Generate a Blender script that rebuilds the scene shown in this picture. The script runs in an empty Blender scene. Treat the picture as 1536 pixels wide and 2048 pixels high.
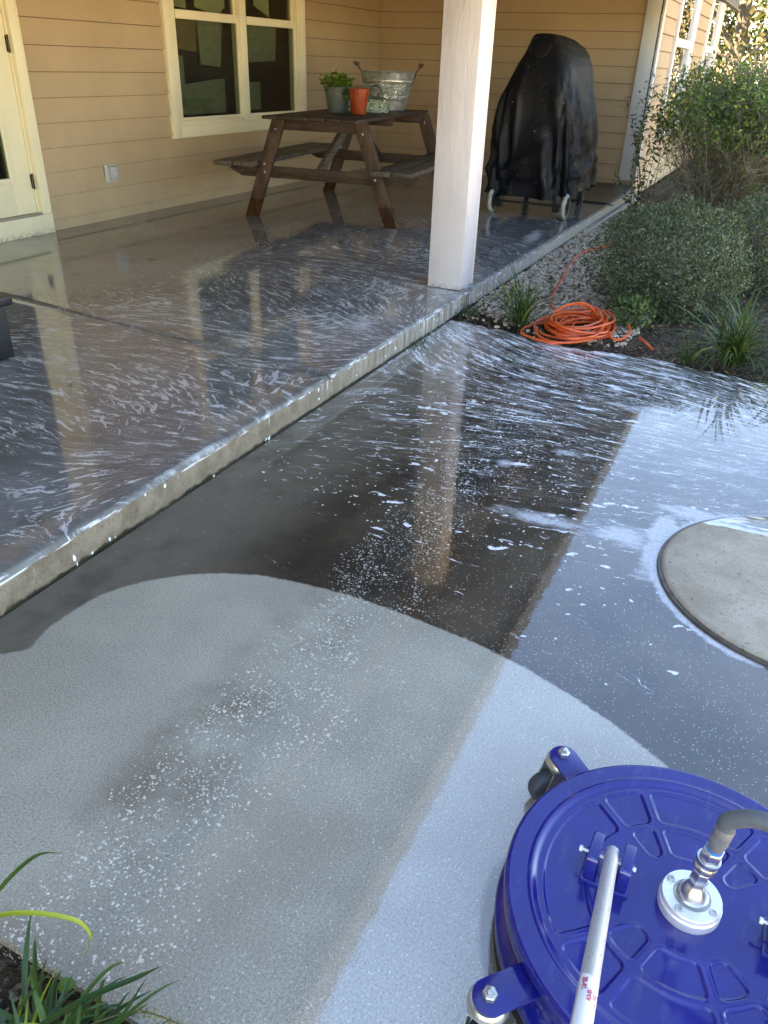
import bpy, bmesh, math, random
import numpy as np
from mathutils import Vector, Matrix

SC = bpy.context.scene
COL = SC.collection
R = math.radians
rng = np.random.default_rng(7)
random.seed(7)

# ------------------------------------------------------------------ camera
cam_d = bpy.data.cameras.new('camera')
cam = bpy.data.objects.new('camera', cam_d)
COL.objects.link(cam)
cam_d.sensor_fit = 'VERTICAL'
cam_d.sensor_height = 36.0
cam_d.lens = 1562.64 / 2048 * 36.0
cam_d.clip_start = 0.02
cam_d.clip_end = 500
yaw, pitch, roll = 0.435498, 0.522962, 0.0342285
CAM = Vector((0, 0, 1.25))


def cam_axes():
    c, s = math.cos(pitch), math.sin(pitch)
    cr, sr = math.cos(roll), math.sin(roll)

    def tc(r, f, u):
        x, z, y = r, f * c - u * s, -(f * s + u * c)
        return (x * cr - y * sr, x * sr + y * cr, z)
    X = tc(math.sin(yaw), math.cos(yaw), 0)
    Y = tc(-math.cos(yaw), math.sin(yaw), 0)
    Z = tc(0, 0, 1)
    M = Matrix((X, Y, Z))
    return M.col[0], -M.col[1], -M.col[2]


r_, u_, b_ = cam_axes()
cam.matrix_world = Matrix(((r_.x, u_.x, b_.x, CAM.x), (r_.y, u_.y, b_.y, CAM.y), (r_.z, u_.z, b_.z, CAM.z), (0, 0, 0, 1)))
SC.camera = cam

# ------------------------------------------------------------------ sky, sun, exposure
SUN_EL, SUN_AZ = R(38), R(-48)      # azimuth from +Y towards +X: the sun stands behind the house
w = bpy.data.worlds.new('World')
SC.world = w
w.use_nodes = True
wn = w.node_tree
bg = wn.nodes['Background']
sky = wn.nodes.new('ShaderNodeTexSky')
sky.sky_type = 'NISHITA'
sky.sun_disc = False
sky.sun_elevation = SUN_EL
sky.sun_rotation = SUN_AZ
sky.altitude = 0
sky.air_density = 1.0
sky.dust_density = 0.2
sky.ozone_density = 2.5
wn.links.new(sky.outputs[0], bg.inputs[0])
bg.inputs[1].default_value = 0.07

sl = bpy.data.lights.new('sun', 'SUN')
sl.energy = 5.0
sl.angle = R(0.53)
sl.color = (1.0, 0.87, 0.68)
sun = bpy.data.objects.new('sun', sl)
COL.objects.link(sun)
sd = Vector((math.sin(SUN_AZ) * math.cos(SUN_EL), math.cos(SUN_AZ) * math.cos(SUN_EL), math.sin(SUN_EL)))
sun.rotation_euler = sd.to_track_quat('Z', 'Y').to_euler()
sun.location = sd * 30

vs = SC.view_settings
vs.view_transform = 'Standard'
vs.look = 'None'
vs.gamma = 1.0
vs.use_curve_mapping = False
vs.exposure = 3.8
vs.use_white_balance = True
vs.white_balance_temperature = 8000
vs.white_balance_tint = 14
SC.cycles.use_denoising = True
SC.cycles.max_bounces = 8
SC.cycles.diffuse_bounces = 4
SC.cycles.glossy_bounces = 4
SC.cycles.transparent_max_bounces = 12
SC.cycles.sample_clamp_indirect = 4.0


# ------------------------------------------------------------------ node helpers
class NT:
    def __init__(self, name):
        self.m = bpy.data.materials.new(name)
        self.m.use_nodes = True
        self.t = self.m.node_tree
        self.t.nodes.clear()
        self.out = self.t.nodes.new('ShaderNodeOutputMaterial')
        self._pos = None

    def put(self, sock, v):
        if v is None:
            return
        if hasattr(v, 'is_output') or isinstance(v, bpy.types.NodeSocket):
            self.t.links.new(v, sock)
        elif isinstance(v, (tuple, list)) and len(v) == 3 and sock.type == 'RGBA':
            sock.default_value = (*v, 1)
        else:
            sock.default_value = v

    def n(self, typ, ins=None, **props):
        nd = self.t.nodes.new(typ)
        for k, v in props.items():
            setattr(nd, k, v)
        for k, v in (ins or {}).items():
            self.put(nd.inputs[k], v)
        return nd

    def pos(self):
        if self._pos is None:
            self._pos = self.n('ShaderNodeTexCoord').outputs['Object']
        return self._pos

    def xyz(self, v=None):
        s = self.n('ShaderNodeSeparateXYZ', {0: v or self.pos()})
        return s.outputs[0], s.outputs[1], s.outputs[2]

    def vec(self, x, y, z):
        return self.n('ShaderNodeCombineXYZ', {0: x, 1: y, 2: z}).outputs[0]

    def scl(self, v, s):
        if isinstance(s, (int, float)):
            s = (s, s, s)
        return self.n('ShaderNodeVectorMath', {0: v, 1: s}, operation='MULTIPLY').outputs[0]

    def m_(self, op, a, b=None, c=None, clamp=False):
        nd = self.n('ShaderNodeMath', operation=op, use_clamp=clamp)
        self.put(nd.inputs[0], a)
        if b is not None:
            self.put(nd.inputs[1], b)
        if c is not None:
            self.put(nd.inputs[2], c)
        return nd.outputs[0]

    def add(self, a, b): return self.m_('ADD', a, b)
    def sub(self, a, b): return self.m_('SUBTRACT', a, b)
    def mul(self, a, b): return self.m_('MULTIPLY', a, b)
    def mx(self, a, b): return self.m_('MAXIMUM', a, b)

    def noise(self, v=None, scale=5, detail=3, rough=0.55, dist=0, col=False):
        nd = self.n('ShaderNodeTexNoise', {'Vector': v or self.pos(), 'Scale': scale, 'Detail': detail, 'Roughness': rough, 'Distortion': dist})
        return nd.outputs[1 if col else 0]

    def vor(self, v=None, scale=5, feature='F1', rand=1.0):
        nd = self.n('ShaderNodeTexVoronoi', {'Vector': v or self.pos(), 'Scale': scale, 'Randomness': rand}, feature=feature)
        return nd

    def ss(self, v, a, b, lo=0.0, hi=1.0):
        return self.n('ShaderNodeMapRange', {0: v, 1: a, 2: b, 3: lo, 4: hi}, interpolation_type='SMOOTHSTEP').outputs[0]

    def mr(self, v, a, b, lo=0.0, hi=1.0):
        return self.n('ShaderNodeMapRange', {0: v, 1: a, 2: b, 3: lo, 4: hi}).outputs[0]

    def mix(self, f, a, b):
        nd = self.n('ShaderNodeMix', data_type='RGBA')
        self.put(nd.inputs[0], f)
        self.put(nd.inputs[6], a)
        self.put(nd.inputs[7], b)
        return nd.outputs[2]

    def attr(self, name):
        return self.n('ShaderNodeAttribute', attribute_name=name).outputs['Fac']

    def bump(self, h, strength=0.3, dist=0.01, normal=None):
        return self.n('ShaderNodeBump', {'Strength': strength, 'Distance': dist, 'Height': h, 'Normal': normal}).outputs[0]

    def pbr(self, base, rough=0.5, **kw):
        ins = {'Base Color': base, 'Roughness': rough}
        names = dict(metal='Metallic', spec='Specular IOR Level', ior='IOR', normal='Normal', coat='Coat Weight', crough='Coat Roughness',
                     cior='Coat IOR', cnormal='Coat Normal', sheen='Sheen Weight', trans='Transmission Weight')
        for k, v in kw.items():
            ins[names[k]] = v
        s = self.n('ShaderNodeBsdfPrincipled', ins)
        self.t.links.new(s.outputs[0], self.out.inputs[0])
        return s


MATS = {}


def simple(name, col, rough=0.5, var=0.12, scale=20, bump=0.0, bscale=120, **kw):
    """plain surface with soft mottling and a little bump"""
    if name in MATS:
        return MATS[name]
    t = NT(name)
    f = t.noise(scale=scale, detail=5)
    dark = tuple(c * (1 - var) for c in col)
    lite = tuple(min(1, c * (1 + var)) for c in col)
    c = t.mix(t.ss(f, 0.3, 0.7), dark, lite)
    if bump:
        kw['normal'] = t.bump(t.noise(scale=bscale, detail=3), bump, 0.004)
    t.pbr(c, rough, **kw)
    MATS[name] = t.m
    return t.m


# ------------------------------------------------------------------ geometry helpers
class MB:
    """collects faces in world coordinates"""

    def __init__(self):
        self.v, self.f = [], []

    def add(self, vs, fs):
        o = len(self.v)
        self.v += [tuple(p) for p in vs]
        self.f += [tuple(i + o for i in q) for q in fs]

    def box(self, a, b):
        (x0, y0, z0), (x1, y1, z1) = a, b
        self.add([(x0, y0, z0), (x1, y0, z0), (x1, y1, z0), (x0, y1, z0), (x0, y0, z1), (x1, y0, z1), (x1, y1, z1), (x0, y1, z1)],
                 [(0, 3, 2, 1), (4, 5, 6, 7), (0, 1, 5, 4), (1, 2, 6, 5), (2, 3, 7, 6), (3, 0, 4, 7)])

    def obox(self, c, ax, ay, az):
        """box from centre and half-axis vectors"""
        c, ax, ay, az = map(Vector, (c, ax, ay, az))
        if ax.cross(ay).dot(az) < 0:
            ay = -ay
        p = [c + sx * ax + sy * ay + sz * az for sz in (-1, 1) for (sx, sy) in ((-1, -1), (1, -1), (1, 1), (-1, 1))]
        self.add(p, [(0, 3, 2, 1), (4, 5, 6, 7), (0, 1, 5, 4), (1, 2, 6, 5), (2, 3, 7, 6), (3, 0, 4, 7)])

    def prism(self, poly, vec):
        """closed planar polygon extruded along vec"""
        p = [Vector(q) for q in poly]
        vec = Vector(vec)
        n = len(p)
        nrm = Vector((0, 0, 0))
        for i in range(n):
            nrm += p[i].cross(p[(i + 1) % n])
        if nrm.dot(vec) < 0:
            p.reverse()
        self.add(p + [q + vec for q in p], [tuple(range(n - 1, -1, -1)), tuple(range(n, 2 * n))] +
                 [(i, (i + 1) % n, (i + 1) % n + n, i + n) for i in range(n)])

    def lathe(self, prof, c=(0, 0, 0), axis=(0, 0, 1), seg=32, cap=True):
        """profile of (radius, height) turned about an axis through c"""
        c, ax = Vector(c), Vector(axis).normalized()
        e1 = ax.orthogonal().normalized()
        e2 = ax.cross(e1)
        vs, fs = [], []
        for (r, h) in prof:
            for k in range(seg):
                a = 2 * math.pi * k / seg
                vs.append(c + ax * h + (e1 * math.cos(a) + e2 * math.sin(a)) * r)
        for i in range(len(prof) - 1):
            for k in range(seg):
                k2 = (k + 1) % seg
                fs.append((i * seg + k, i * seg + k2, (i + 1) * seg + k2, (i + 1) * seg + k))
        if cap:
            fs.append(tuple(range(seg - 1, -1, -1)))
            o = (len(prof) - 1) * seg
            fs.append(tuple(range(o, o + seg)))
        self.add(vs, fs)

    def tube(self, pts, r, seg=8, cap=True):
        pts = [Vector(p) for p in pts]
        n = len(pts)
        rs = r if isinstance(r, (list, tuple)) else [r] * n
        t0 = (pts[1] - pts[0]).normalized()
        e1 = t0.orthogonal().normalized()
        vs, fs = [], []
        for i in range(n):
            t = (pts[min(i + 1, n - 1)] - pts[max(i - 1, 0)]).normalized()
            e1 = (e1 - t * e1.dot(t)).normalized()
            e2 = t.cross(e1)
            for k in range(seg):
                a = 2 * math.pi * k / seg
                vs.append(pts[i] + (e1 * math.cos(a) + e2 * math.sin(a)) * rs[i])
        for i in range(n - 1):
            for k in range(seg):
                k2 = (k + 1) % seg
                fs.append((i * seg + k, i * seg + k2, (i + 1) * seg + k2, (i + 1) * seg + k))
        if cap:
            fs.append(tuple(range(seg - 1, -1, -1)))
            fs.append(tuple(range((n - 1) * seg, n * seg)))
        self.add(vs, fs)

    def build(self, name, mat, parent=None, bevel=0.0, smooth=False, seg=2, bang=40):
        org = root_loc(parent)
        me = bpy.data.meshes.new(name)
        me.from_pydata([(x - org.x, y - org.y, z - org.z) for x, y, z in self.v], [], self.f)
        if bevel:
            bm = bmesh.new()
            bm.from_mesh(me)
            es = [e for e in bm.edges if len(e.link_faces) == 2 and e.calc_face_angle(0) > R(bang)]
            bmesh.ops.bevel(bm, geom=es, offset=bevel, segments=seg, affect='EDGES', profile=0.5, clamp_overlap=True)
            bm.to_mesh(me)
            bm.free()
        return link(name, me, mat, parent, smooth or bool(bevel))


def root_loc(p):
    v = Vector((0, 0, 0))
    while p is not None:
        v += p.location
        p = p.parent
    return v


def link(name, me, mat, parent, smooth):
    me.validate()
    if smooth:
        me.shade_smooth()
        if smooth is not 'full':
            try:
                me.set_sharp_from_angle(angle=R(38))
            except Exception:
                pass
    else:
        me.shade_flat()
    o = bpy.data.objects.new(name, me)
    COL.objects.link(o)
    if mat:
        me.materials.append(mat)
    if parent:
        o.parent = parent
    return o


def np_mesh(name, V, F, mat, parent=None, attrs=None, smooth=False, vattrs=None, fattrs=None):
    """V (n,3), F (m,k) arrays"""
    org = root_loc(parent)
    V = np.asarray(V, float) - np.array(org)
    F = np.asarray(F, np.int32)
    me = bpy.data.meshes.new(name)
    me.vertices.add(len(V))
    me.vertices.foreach_set('co', V.astype(np.float32).ravel())
    m, k = F.shape
    me.loops.add(m * k)
    me.loops.foreach_set('vertex_index', F.ravel())
    me.polygons.add(m)
    me.polygons.foreach_set('loop_start', np.arange(0, m * k, k, dtype=np.int32))
    me.update(calc_edges=True)
    for nm, a in (vattrs or {}).items():
        at = me.attributes.new(nm, 'FLOAT', 'POINT')
        at.data.foreach_set('value', np.asarray(a, np.float32))
    for nm, a in (fattrs or {}).items():
        at = me.attributes.new(nm, 'FLOAT', 'FACE')
        at.data.foreach_set('value', np.asarray(a, np.float32))
    return link(name, me, mat, parent, 'full' if smooth else False)


def tag(o, label, cat, group=None):
    o['label'] = label
    o['category'] = cat
    if group:
        o['group'] = group
    return o


def thing(name, loc, label, cat, group=None):
    o = bpy.data.objects.new(name, None)
    o.empty_display_size = 0.1
    COL.objects.link(o)
    o.location = loc
    return tag(o, label, cat, group)


def structure(o):
    o['kind'] = 'structure'
    return o


def catmull(pts, n=8):
    P = [Vector(p) for p in pts]
    P = [P[0] * 2 - P[1]] + P + [P[-1] * 2 - P[-2]]
    out = []
    for i in range(1, len(P) - 2):
        for k in range(n):
            t = k / n
            a, b, c, d = P[i - 1], P[i], P[i + 1], P[i + 2]
            out.append(0.5 * ((2 * b) + (c - a) * t + (2 * a - 5 * b + 4 * c - d) * t * t + (3 * b - 3 * c + d - a) * t ** 3))
    out.append(P[-2])
    return out


def vnoise(p, seed=0, scale=1.0):
    """smooth value noise for numpy arrays of points (n,3)"""
    p = np.asarray(p, float) * scale
    i = np.floor(p).astype(np.int64)
    f = p - i
    f = f * f * (3 - 2 * f)

    def h(a):
        n = (a[:, 0] * 374761393 + a[:, 1] * 668265263 + a[:, 2] * 2147483647 + seed * 974634777) & 0xffffffff
        n = ((n ^ (n >> 13)) * 1274126177) & 0xffffffff
        return ((n ^ (n >> 16)) & 0xffff) / 65535.0
    r = 0
    for dx in (0, 1):
        for dy in (0, 1):
            for dz in (0, 1):
                wgt = (f[:, 0] if dx else 1 - f[:, 0]) * (f[:, 1] if dy else 1 - f[:, 1]) * (f[:, 2] if dz else 1 - f[:, 2])
                r = r + wgt * h(i + np.array([dx, dy, dz]))
    return r


# ================================================================== MATERIALS
SLAB = 0.1075
XB = 9.64
YA = 4.756
YC = 1.59
YE = 1.53


def siding_mat(name, col):
    t = NT(name)
    x, y, z = t.xyz()
    al = t.add(x, y)
    grain = t.noise(t.vec(t.mul(al, 6), 0.0, t.mul(z, 90)), 1.0, 6, 0.6, 0.6)
    blot = t.noise(scale=1.3, detail=4)
    c = t.mix(t.ss(blot, 0.3, 0.7), tuple(k * 0.9 for k in col), tuple(k * 1.06 for k in col))
    c = t.mix(t.ss(grain, 0.55, 0.75, 0, 0.35), c, tuple(k * 0.82 for k in col))
    # splashed dirt towards the slab
    dirt = t.mul(t.ss(z, 0.75, 0.1), t.ss(t.noise(scale=9, detail=5), 0.45, 0.75))
    c = t.mix(t.mul(dirt, 0.16), c, (0.26, 0.18, 0.12))
    # lap shadow painted as a dark line, in dirty dashes low on the wall
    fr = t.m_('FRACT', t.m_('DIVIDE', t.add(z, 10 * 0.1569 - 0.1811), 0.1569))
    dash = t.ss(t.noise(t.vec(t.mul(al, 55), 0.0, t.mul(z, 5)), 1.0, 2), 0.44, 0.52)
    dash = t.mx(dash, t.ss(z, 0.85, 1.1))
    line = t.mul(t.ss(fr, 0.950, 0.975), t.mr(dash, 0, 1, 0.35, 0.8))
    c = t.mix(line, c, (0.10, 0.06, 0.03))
    t.pbr(c, 0.55, normal=t.bump(grain, 0.35, 0.004))
    return t.m


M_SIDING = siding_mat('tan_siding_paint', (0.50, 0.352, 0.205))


def trim_mat(name, col, grain_axis='z', strength=0.4):
    t = NT(name)
    x, y, z = t.xyz()
    wob = t.mul(t.sub(t.noise(t.vec(t.mul(x, 7), t.mul(y, 7), t.mul(z, 2.2)), 1.0, 2), 0.5), 0.16)
    u = t.add(t.add(x, t.mul(y, 0.83)), wob)
    g = t.noise(t.vec(t.mul(u, 190), 0.0, t.mul(z, 5.0)), 1.0, 3, 0.6)
    spots = t.ss(t.noise(scale=55, detail=3), 0.66, 0.74)
    c = t.mix(t.ss(t.noise(scale=3, detail=4), 0.3, 0.7), tuple(k * 0.93 for k in col), col)
    c = t.mix(t.mul(t.ss(g, 0.50, 0.36), min(1.0, strength * 0.06)), c, tuple(k * 0.55 for k in col))
    low = t.mul(t.ss(z, 0.42, 0.10), spots)
    c = t.mix(t.mul(low, 0.6), c, (0.20, 0.16, 0.11))
    base_dirt = t.mul(t.ss(z, 0.150, 0.112), t.ss(t.noise(scale=40, detail=3), 0.40, 0.60))
    c = t.mix(t.mul(base_dirt, 0.55), c, (0.22, 0.18, 0.12))
    t.pbr(c, 0.5, normal=t.bump(g, strength * 0.8, 0.006))
    return t.m


M_WARM_TRIM = trim_mat('warm_lit_trim_paint', (0.87, 0.78, 0.54), strength=0.08)  # cream tone puts the warm bounce light into the trim's colour
M_POST = trim_mat('white_grained_paint', (0.645, 0.60, 0.60), strength=1.0)
M_WHITE = trim_mat('white_trim_paint', (0.74, 0.72, 0.70), strength=0.25)


def foam_field(t, dens, seed_off, stretch=(34, 5.5), warp_amt=0.5, fleck=(46, 15)):
    """streaks and flecks of soap foam drawn out along the wash: density in, (foam, film) masks out"""
    x, y, z = t.xyz()
    p2 = t.vec(t.add(x, seed_off), y, 0.0)
    warp = t.n('ShaderNodeVectorMath', {0: t.noise(p2, 0.9, 2, 0.5, col=True), 1: (0.5, 0.5, 0.5)}, operation='SUBTRACT').outputs[0]
    wx, wy, wz = t.xyz(warp)
    xs = t.add(t.attr('across'), t.mul(wx, warp_amt))
    ys = t.add(t.attr('along'), t.mul(wy, 0.2))
    jag = t.noise(p2, 30, 3, 0.6, col=True)
    jx, jy, jz = t.xyz(jag)
    xs = t.add(xs, t.mul(t.sub(jx, 0.5), 0.030))
    ys = t.add(ys, t.mul(t.sub(jy, 0.5), 0.07))
    big = t.noise(t.vec(t.mul(xs, stretch[0]), t.mul(ys, stretch[1]), seed_off), 1.0, 3, 0.6)
    fine = t.noise(t.vec(t.mul(xs, stretch[0] * 3.1), t.mul(ys, stretch[1] * 3.0), seed_off + 3), 1.0, 2, 0.5)
    n = t.add(t.mul(big, 0.60), t.mul(fine, 0.40))
    th = t.mr(dens, 0, 1, 0.70, 0.49)
    d = t.sub(n, th)
    foam = t.ss(d, 0.0, 0.03)
    fil_n = t.noise(t.vec(t.mul(xs, stretch[0] * 0.75), t.mul(ys, stretch[1] * 0.8), seed_off + 8), 1.0, 3, 0.62, 0.7)
    brk = t.noise(t.vec(t.mul(xs, 30), t.mul(ys, 9), seed_off + 5), 1.0, 2, 0.5)
    fil = t.mul(t.ss(t.m_('ABSOLUTE', t.sub(fil_n, 0.5)), t.mr(dens, 0, 1, 0.006, 0.036), 0.0), t.ss(brk, t.mr(dens, 0, 1, 0.64, 0.40), t.mr(dens, 0, 1, 0.72, 0.50)))
    foam = t.mx(foam, t.mul(fil, 0.85))
    for (k, f, g) in ((0, 1.0, 1.0), (1, 2.1, 0.9)):
        vv = t.n('ShaderNodeTexVoronoi', {'Vector': t.vec(t.mul(xs, fleck[0] * f), t.mul(ys, fleck[1] * f), seed_off + k), 'Scale': 1.0})
        r, g_, b_ = t.xyz(vv.outputs['Color'])
        clump = t.noise(p2, 5.5, 3, 0.6)
        keep = t.m_('LESS_THAN', r, t.mul(dens, t.ss(clump, 0.32, 0.64, 0.06, 0.62)))
        sz = t.mr(g_, 0, 1, 0.10, 0.36)
        foam = t.mx(foam, t.mul(t.mul(keep, t.ss(vv.outputs['Distance'], sz, t.mul(sz, 0.35))), t.mr(b_, 0, 1, 0.6, 1.0)))
    film = t.mul(t.ss(d, -0.14, 0.02), t.ss(dens, 0.15, 0.8))
    return foam, film, d, p2


def wet_patio_mat():
    t = NT('wet_patio_concrete')
    x, y, z = t.xyz()
    dens = t.attr('foam')
    cl = t.attr('clean')
    edge = t.mul(t.sub(t.noise(scale=60, detail=3), 0.5), 0.012)
    clean = t.ss(t.add(cl, edge), -0.004, 0.006)
    # ---- dirty wet concrete
    st = t.noise(scale=1.7, detail=5, rough=0.6)
    st2 = t.noise(scale=6, detail=4, rough=0.6)
    drip = t.m_('MULTIPLY', t.ss(y, 0.25, 0.62), t.ss(y, 1.40, 0.95))
    near = t.ss(y, 0.98, 1.3)
    dirty = t.mix(t.ss(st, 0.35, 0.68), (0.022, 0.015, 0.009), (0.098, 0.072, 0.046))
    dirty = t.mix(t.mul(near, t.ss(st2, 0.2, 0.6, 0.35, 1.0)), dirty, (0.160, 0.136, 0.102))
    dirty = t.mix(t.mul(drip, t.ss(st2, 0.38, 0.62, 0, 0.8)), dirty, (0.022, 0.015, 0.010))
    # ---- cleaned concrete
    grit = t.noise(scale=420, detail=2, rough=0.7)
    mott = t.noise(scale=2.6, detail=5, rough=0.6)
    cc = t.mix(t.ss(mott, 0.32, 0.68), (0.365, 0.332, 0.240), (0.500, 0.458, 0.335))
    grit2 = t.noise(scale=215, detail=2, rough=0.65)
    cc = t.mix(t.ss(t.add(t.mul(grit, 0.5), t.mul(grit2, 0.5)), 0.34, 0.66), t.mix(0.44, cc, (0.10, 0.095, 0.085)), t.mix(0.40, cc, (0.74, 0.72, 0.66)))
    dark_specks = t.ss(t.noise(scale=230, detail=1), 0.30, 0.25)
    cc = t.mix(t.mul(dark_specks, 0.7), cc, (0.07, 0.068, 0.062))
    bw = t.add(y, t.mul(t.sub(t.noise(scale=2.6, detail=3), 0.5), 0.16))
    band = t.m_('MULTIPLY', t.ss(bw, 0.66, 0.80), t.ss(bw, 0.98, 0.84))
    cc = t.mix(t.mul(band, t.ss(t.noise(scale=4.5, detail=5, rough=0.6), 0.34, 0.68, 0, 0.78)), cc, (0.150, 0.112, 0.070))
    warm = t.mul(t.ss(t.noise(scale=1.4, detail=4), 0.42, 0.66), t.ss(y, 1.15, 0.7))
    cc = t.mix(t.mul(warm, 0.45), cc, (0.25, 0.205, 0.145))
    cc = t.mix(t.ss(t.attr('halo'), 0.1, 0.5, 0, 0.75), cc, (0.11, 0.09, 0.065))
    base = t.mix(clean, dirty, cc)
    # ---- stones laid bare by the water dripping off the eave
    jit = t.mul(t.sub(t.noise(scale=3.2, detail=3), 0.5), 0.22)
    yy = t.add(y, jit)
    bandw = t.m_('MULTIPLY', t.ss(yy, 0.50, 0.78), t.ss(yy, 0.93, 0.83))
    clump = t.noise(scale=9, detail=3)
    prob = t.mul(bandw, t.ss(clump, 0.38, 0.66, 0.25, 1.0))

    def stones(scale, lo, hi, r0, r1):
        v = t.vor(t.n('ShaderNodeVectorMath', {0: t.pos(), 1: t.scl(t.noise(scale=scale * 0.8, detail=2, col=True), 1.1 / scale)}, operation='ADD').outputs[0], scale)
        rc, gc, bc = t.xyz(v.outputs['Color'])
        keep = t.m_('GREATER_THAN', t.mul(prob, 1.0), t.mr(rc, 0, 1, lo, hi))
        size = t.mr(gc, 0, 1, r0, r1)
        shape = t.m_('SUBTRACT', 1.0, t.ss(v.outputs['Distance'], t.mul(size, 0.75), size))
        return t.mul(keep, shape), bc
    a1, b1 = stones(72, 0.10, 1.0, 0.12, 0.36)
    a2, b2 = stones(150, 0.05, 0.95, 0.20, 0.48)
    v3 = t.vor(None, 190)
    r3, g3, b3 = t.xyz(v3.outputs['Color'])
    sand = t.mul(t.m_('GREATER_THAN', r3, t.mr(t.noise(scale=2.2, detail=3), 0.35, 0.65, 0.94, 0.76)), t.ss(v3.outputs['Distance'], 0.36, 0.26))
    sand = t.mul(sand, t.ss(y, 1.0, 0.75))
    stone = t.mx(t.mx(a1, a2), t.mul(sand, 0.7))
    sc_ = t.mix(b1, (0.56, 0.51, 0.42), (0.95, 0.91, 0.82))
    base = t.mix(t.mul(stone, t.mr(clean, 0, 1, 0.6, 0.95)), base, sc_)
    # ---- foam
    foam, film, d, p2 = foam_field(t, dens, 3.7, (46, 5.0), 0.22, (54, 11))
    bub = t.attr('bubble')
    vb = t.vor(t.n('ShaderNodeVectorMath', {0: t.vec(t.mul(t.add(x, t.mul(y, 0.15)), 1.3), t.mul(y, 0.62), 0.0), 1: t.scl(t.noise(scale=14, detail=2, col=True), 0.10)}, operation='ADD').outputs[0], 21)
    rb, gb, bb = t.xyz(vb.outputs['Color'])
    blob = t.mul(t.m_('GREATER_THAN', t.mul(bub, 1.0), rb), t.ss(vb.outputs['Distance'], t.mr(gb, 0, 1, 0.08, 0.34), t.mr(gb, 0, 1, 0.04, 0.26)))
    vs_ = t.vor(None, 55)
    r5, g5, b5 = t.xyz(vs_.outputs['Color'])
    dots = t.mul(t.m_('GREATER_THAN', t.mul(bub, 0.5), r5), t.ss(vs_.outputs['Distance'], 0.26, 0.16))
    foam = t.mx(foam, t.mx(blob, t.mul(dots, 0.85)))
    sheet = t.attr('sheet')
    sh = t.ss(t.add(sheet, t.mul(t.sub(t.noise(t.vec(t.mul(x, 40), t.mul(y, 12), 0.0), 1.0, 4, 0.65), 0.5), 1.1)), 0.45, 0.95)
    foam = t.mx(foam, t.mul(sh, 0.62))
    foam = t.mul(foam, t.m_('SUBTRACT', 1.0, clean))
    fvar = t.ss(t.noise(scale=90, detail=3), 0.3, 0.6, 0.72, 1.0)
    ff = t.mul(t.mx(foam, t.mul(t.mul(film, t.m_('SUBTRACT', 1.0, clean)), 0.30)), fvar)
    col = t.mix(ff, base, (0.86, 0.88, 0.90))
    # ---- water film
    rip = t.add(t.mul(t.noise(scale=75, detail=2), 1.0), t.mul(foam, 0.8))
    fine = t.noise(scale=300, detail=2)
    cn = t.bump(t.add(t.mul(rip, 0.5), t.add(t.mul(t.noise(scale=24, detail=1), 1.0), t.mul(fine, t.mr(clean, 0, 1, 0.05, 0.10)))), 0.022, 0.006)
    bn = t.bump(t.add(t.mul(grit, 0.5), t.mul(stone, 1.0)), 0.25, 0.002)
    wet = t.mx(0.0, t.sub(t.mr(clean, 0, 1, 1.0, 0.85), t.mul(foam, 0.8)))
    crough = t.add(t.mr(clean, 0, 1, 0.004, 0.018), t.mul(t.ss(st2, 0.5, 0.7), 0.010))
    matte = t.m_('MULTIPLY', t.ss(y, 1.0, 1.25), t.ss(x, 2.3, 1.6))
    matte = t.mul(matte, t.m_('SUBTRACT', 1.0, clean))
    wet = t.mul(wet, t.mr(matte, 0, 1, 1.0, 0.35))
    crough = t.add(t.add(crough, t.mul(matte, 0.22)), t.ss(y, 0.62, 0.95, 0.0, 0.075))
    t.pbr(col, 0.75, spec=0.2, normal=bn, coat=wet, crough=crough, cior=t.sub(t.mr(clean, 0, 1, 2.05, 2.6), t.ss(y, 0.55, 0.85, 0.0, 0.40)), cnormal=cn)
    return t.m


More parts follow.
